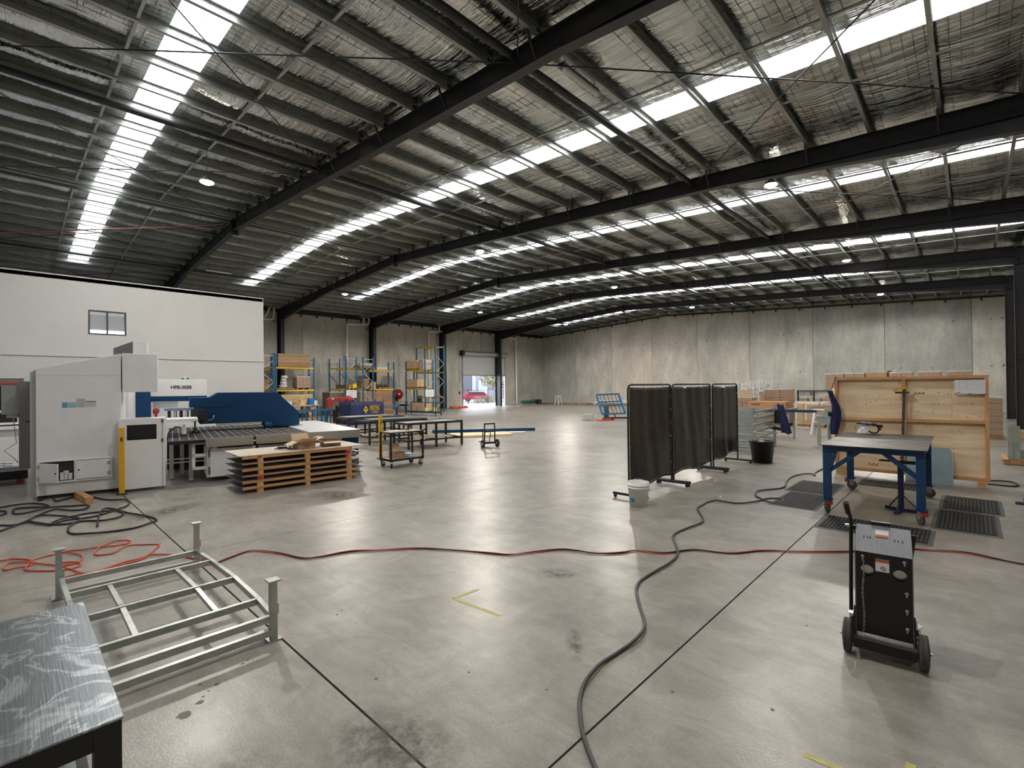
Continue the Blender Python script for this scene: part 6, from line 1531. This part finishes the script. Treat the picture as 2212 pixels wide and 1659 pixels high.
nz2 = N_.new('ShaderNodeTexNoise'); nz2.inputs['Scale'].default_value = 2; nz2.inputs['Detail'].default_value = 4; L_n.new(mp2.outputs[0], nz2.inputs['Vector'])
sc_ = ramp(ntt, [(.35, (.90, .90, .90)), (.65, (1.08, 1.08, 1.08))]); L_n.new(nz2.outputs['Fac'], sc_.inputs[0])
mx_ = N_.new('ShaderNodeMix'); mx_.data_type = 'RGBA'; mx_.blend_type = 'MULTIPLY'; mx_.inputs['Factor'].default_value = 1; L_n.new(refl_streak.outputs[0], mx_.inputs[6]); L_n.new(sc_.outputs[0], mx_.inputs[7]); L_n.new(mx_.outputs[2], btt.inputs['Base Color'])
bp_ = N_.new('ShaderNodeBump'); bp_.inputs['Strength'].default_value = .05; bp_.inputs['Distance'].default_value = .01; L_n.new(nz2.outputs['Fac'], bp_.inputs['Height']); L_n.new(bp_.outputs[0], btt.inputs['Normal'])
FX, FY, FZ = .635, .64, .90
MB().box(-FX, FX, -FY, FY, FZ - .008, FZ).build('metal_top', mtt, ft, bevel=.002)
for s_ in (-1, 1):
    MB().box(-FX + .01, FX - .01, s_ * (FY - .035) - .025, s_ * (FY - .035) + .025, FZ - .085, FZ - .008).build('apron_rail', M_black, ft)
    MB().box(s_ * (FX - .035) - .025, s_ * (FX - .035) + .025, -FY + .06, FY - .06, FZ - .085, FZ - .008).build('apron_rail', M_black, ft)
    for q_ in (-1, 1): MB().box(s_ * (FX - .04) - .035, s_ * (FX - .04) + .035, q_ * (FY - .04) - .035, q_ * (FY - .04) + .035, 0, FZ - .008).build('leg', M_black, ft)
MB().box(-FX + .06, FX - .06, -FY + .06, FY - .06, .30, .312).build('lower_shelf', mat('shelf_sheet', (.30, .34, .36), .35, .6), ft)
for s_ in (-1, 1): MB().box(-FX + .06, FX - .06, s_ * (FY - .04) - .02, s_ * (FY - .04) + .02, .26, .30).build('shelf_rail', M_black, ft)
MB().bar((-FX + .1, FY - .10, .60), (FX - .05, FY - .2, .58), .05, .03).build('timber_batten', mat('grey_brown_batten', (.20, .17, .15), .6), ft)

# ================================================================== FLOOR MARKS AND RIGHT EDGE
M_tape = mat('faded_yellow_tape', (.52, .46, .16), .6, var=.15, scale=20)
t = thing('floor_tape_mark', 'faded yellow tape corner mark in the middle of the floor', 'tape', (-3.55, 2.88, 0))
MB().bar((0, 0, .001), (.03, .29, .001), .035, .002).build('tape_strip', M_tape, t); MB().bar((0, 0, .001), (.57, .05, .001), .035, .002).build('tape_strip', M_tape, t)
t = thing('floor_tape_mark', 'yellow tape mark on the floor in front of the black welder cart', 'tape', (-.67, 2.93, 0))
MB().bar((0, 0, .001), (.42, .02, .001), .04, .002).build('tape_strip', M_tape, t); MB().bar((.41, .02, .001), (.42, .30, .001), .04, .002).build('tape_strip', M_tape, t)
gp = thing('galvanised_parts_pallet', 'pallet piled with galvanised posts and timber near the right wall', 'pallet load', (1.12, 16.9, 0))
for y in (-.45, 0, .45): MB().box(-.58, .6, y - .05, y + .05, .02, .11).build('bearer', M_pineX, gp)
for x in (-.55, -.28, 0, .28, .55): MB().box(x - .05, x + .05, -.55, .55, .11, .13).build('deck_board', M_pine, gp)
for k in range(6): MB().box(-.45 + .02 * k, .6, -.45 + .13 * k, -.37 + .13 * k, .13 + .055 * (k % 3), .18 + .055 * (k % 3)).build('galvanised_rail', M_galv, gp)
for x, y in ((-.46, -.42), (-.40, .3), (-.34, -.44)): MB().box(x - .05, x + .04, y - .04, y + .04, .13, .92).build('upright_post', M_gv2, gp)
for k, z in enumerate((.72, .92)): MB().box(-.3 + .1 * k, .65, -.5 + .2 * k, -.4 + .2 * k, z, z + .08).build('timber', M_pineX, gp)
for k, z in enumerate((.64, .80, 1.0)): MB().box(-.2 + .12 * k, .65, -.45, .2, z, z + .012).build('steel_plate', M_galv, gp)
t = thing('blue_power_tool', 'blue and black power tool with hose on the floor near the right wall', 'power tool', (.60, 10.7, 0), 20)
MB().cyl((0, 0, .1), (.24, .05, .10), .08, 12).build('motor', mat('tool_blue', (.01, .06, .22), .4), t); MB().cyl((-.14, -.02, .12), (.02, 0, .11), .025, 8).build('barrel', M_ink, t)
MB().tube([(.1, 0, .18), (.04, .0, .30), (.12, .02, .40), (.26, .04, .42), (.36, .05, .3)], .018, 7).build('hose', M_rubber, t); MB().box(.0, .2, -.06, .08, 0, .05).build('base', M_ink, t); MB().cyl((-.03, 0, .14), (-.03, .02, .20), .02, 8).build('valve', M_blueink, t)
rmat('black rubber mat at the right wall edge near the viewpoint', .32, 1.1, 4.9, 6.15)
# spatter and oil spots on the concrete
M_spot = mat('oil_spot', (.10, .085, .07), .5)
def spot(label, pts):
    t = thing('oil_spots', label, 'stain', (pts[0][0], pts[0][1], 0))
    for x, y, r_ in pts:
        n = 14; rr = random.Random(int(x * 991)); vs = [(x - pts[0][0] + r_ * (1 + .25 * rr.uniform(-1, 1)) * math.cos(2 * math.pi * i / n), y - pts[0][1] + r_ * (1 + .25 * rr.uniform(-1, 1)) * math.sin(2 * math.pi * i / n), .0012) for i in range(n)]
        MB().add(vs, [tuple(range(n))]).build('spot', M_spot, t)
spot('trail of dark oil drips on the floor before the metal top table', [(-3.50, .73, .036), (-3.57, .83, .022), (-3.62, .86, .010), (-3.66, .90, .009), (-3.70, .96, .017), (-3.84, 1.16, .012), (-3.86, 1.20, .010), (-3.78, .88, .011)])
spot('scattered dark specks on the open floor', [(-4.05, 1.98, .012), (-4.1, 2.05, .010), (-2.96, 1.72, .013), (-2.55, 2.2, .011), (-1.42, 2.95, .012), (-.9, 3.2, .011), (-2.03, 2.42, .010), (-1.0, 4.5, .012)])

# soft grey tyre smear and grimy patches that have soaked into the slab
def stain_material(name, col, a):
    m, nt, b = _new(name); N, L = nt.nodes, nt.links
    tc = N.new('ShaderNodeTexCoord'); n = N.new('ShaderNodeTexNoise'); n.inputs['Scale'].default_value = 9; n.inputs['Detail'].default_value = 7; n.inputs['Roughness'].default_value = .7
    L.new(tc.outputs['Object'], n.inputs['Vector'])
    ln = N.new('ShaderNodeVectorMath'); ln.operation = 'LENGTH'; mp = N.new('ShaderNodeMapping'); mp.inputs['Location'].default_value = (-.5, -.5, -.5)
    L.new(tc.outputs['Generated'], mp.inputs[0]); mp.inputs['Scale'].default_value = (1, 1, 0)
    mp.inputs['Location'].default_value = (-.5, -.5, 0); L.new(mp.outputs[0], ln.inputs[0])
    fall = N.new('ShaderNodeMapRange'); fall.inputs['From Min'].default_value = .5; fall.inputs['From Max'].default_value = .1; L.new(ln.outputs['Value'], fall.inputs[0])
    rp = ramp(nt, [(.38, (0, 0, 0)), (.62, (1, 1, 1))]); L.new(n.outputs['Fac'], rp.inputs[0])
    mu = N.new('ShaderNodeMath'); mu.operation = 'MULTIPLY'; L.new(fall.outputs[0], mu.inputs[0]); L.new(rp.outputs[0], mu.inputs[1])
    m2 = N.new('ShaderNodeMath'); m2.operation = 'MULTIPLY'; m2.inputs[1].default_value = a; L.new(mu.outputs[0], m2.inputs[0]); L.new(m2.outputs[0], b.inputs['Alpha'])
    b.inputs['Base Color'].default_value = (*col, 1); b.inputs['Roughness'].default_value = .45
    return m
M_stain = stain_material('soaked_grime', (.10, .092, .080), .75)
for lab, x, y, rz, w, l in (('long grey smear on the floor beside the welding cable', -2.23, 3.0, 40, .16, .55), ('grimy dark patch on the floor in front of the sheet stack', -8.6, 4.2, 10, 1.2, .8),
                            ('grimy patch of floor left of the slab joint near the viewpoint', -2.35, 1.45, 20, .9, .7), ('dark patch of floor beside the metal top table', -2.6, .75, 0, .9, .6),
                            ('scuffed dark patch by the black cable coil', -9.6, 1.75, 30, .7, 1.4), ('faint grey scuff on the floor beyond the tape corner mark', -3.2, 4.0, 35, .5, .35)):
    tag(MB().add([(-w / 2, -l / 2, .0008), (w / 2, -l / 2, .0008), (w / 2, l / 2, .0008), (-w / 2, l / 2, .0008)], [(0, 1, 2, 3)]).build('floor_stain', M_stain, loc=(x, y, 0), rot=(0, 0, R(rz))), lab, 'stain')
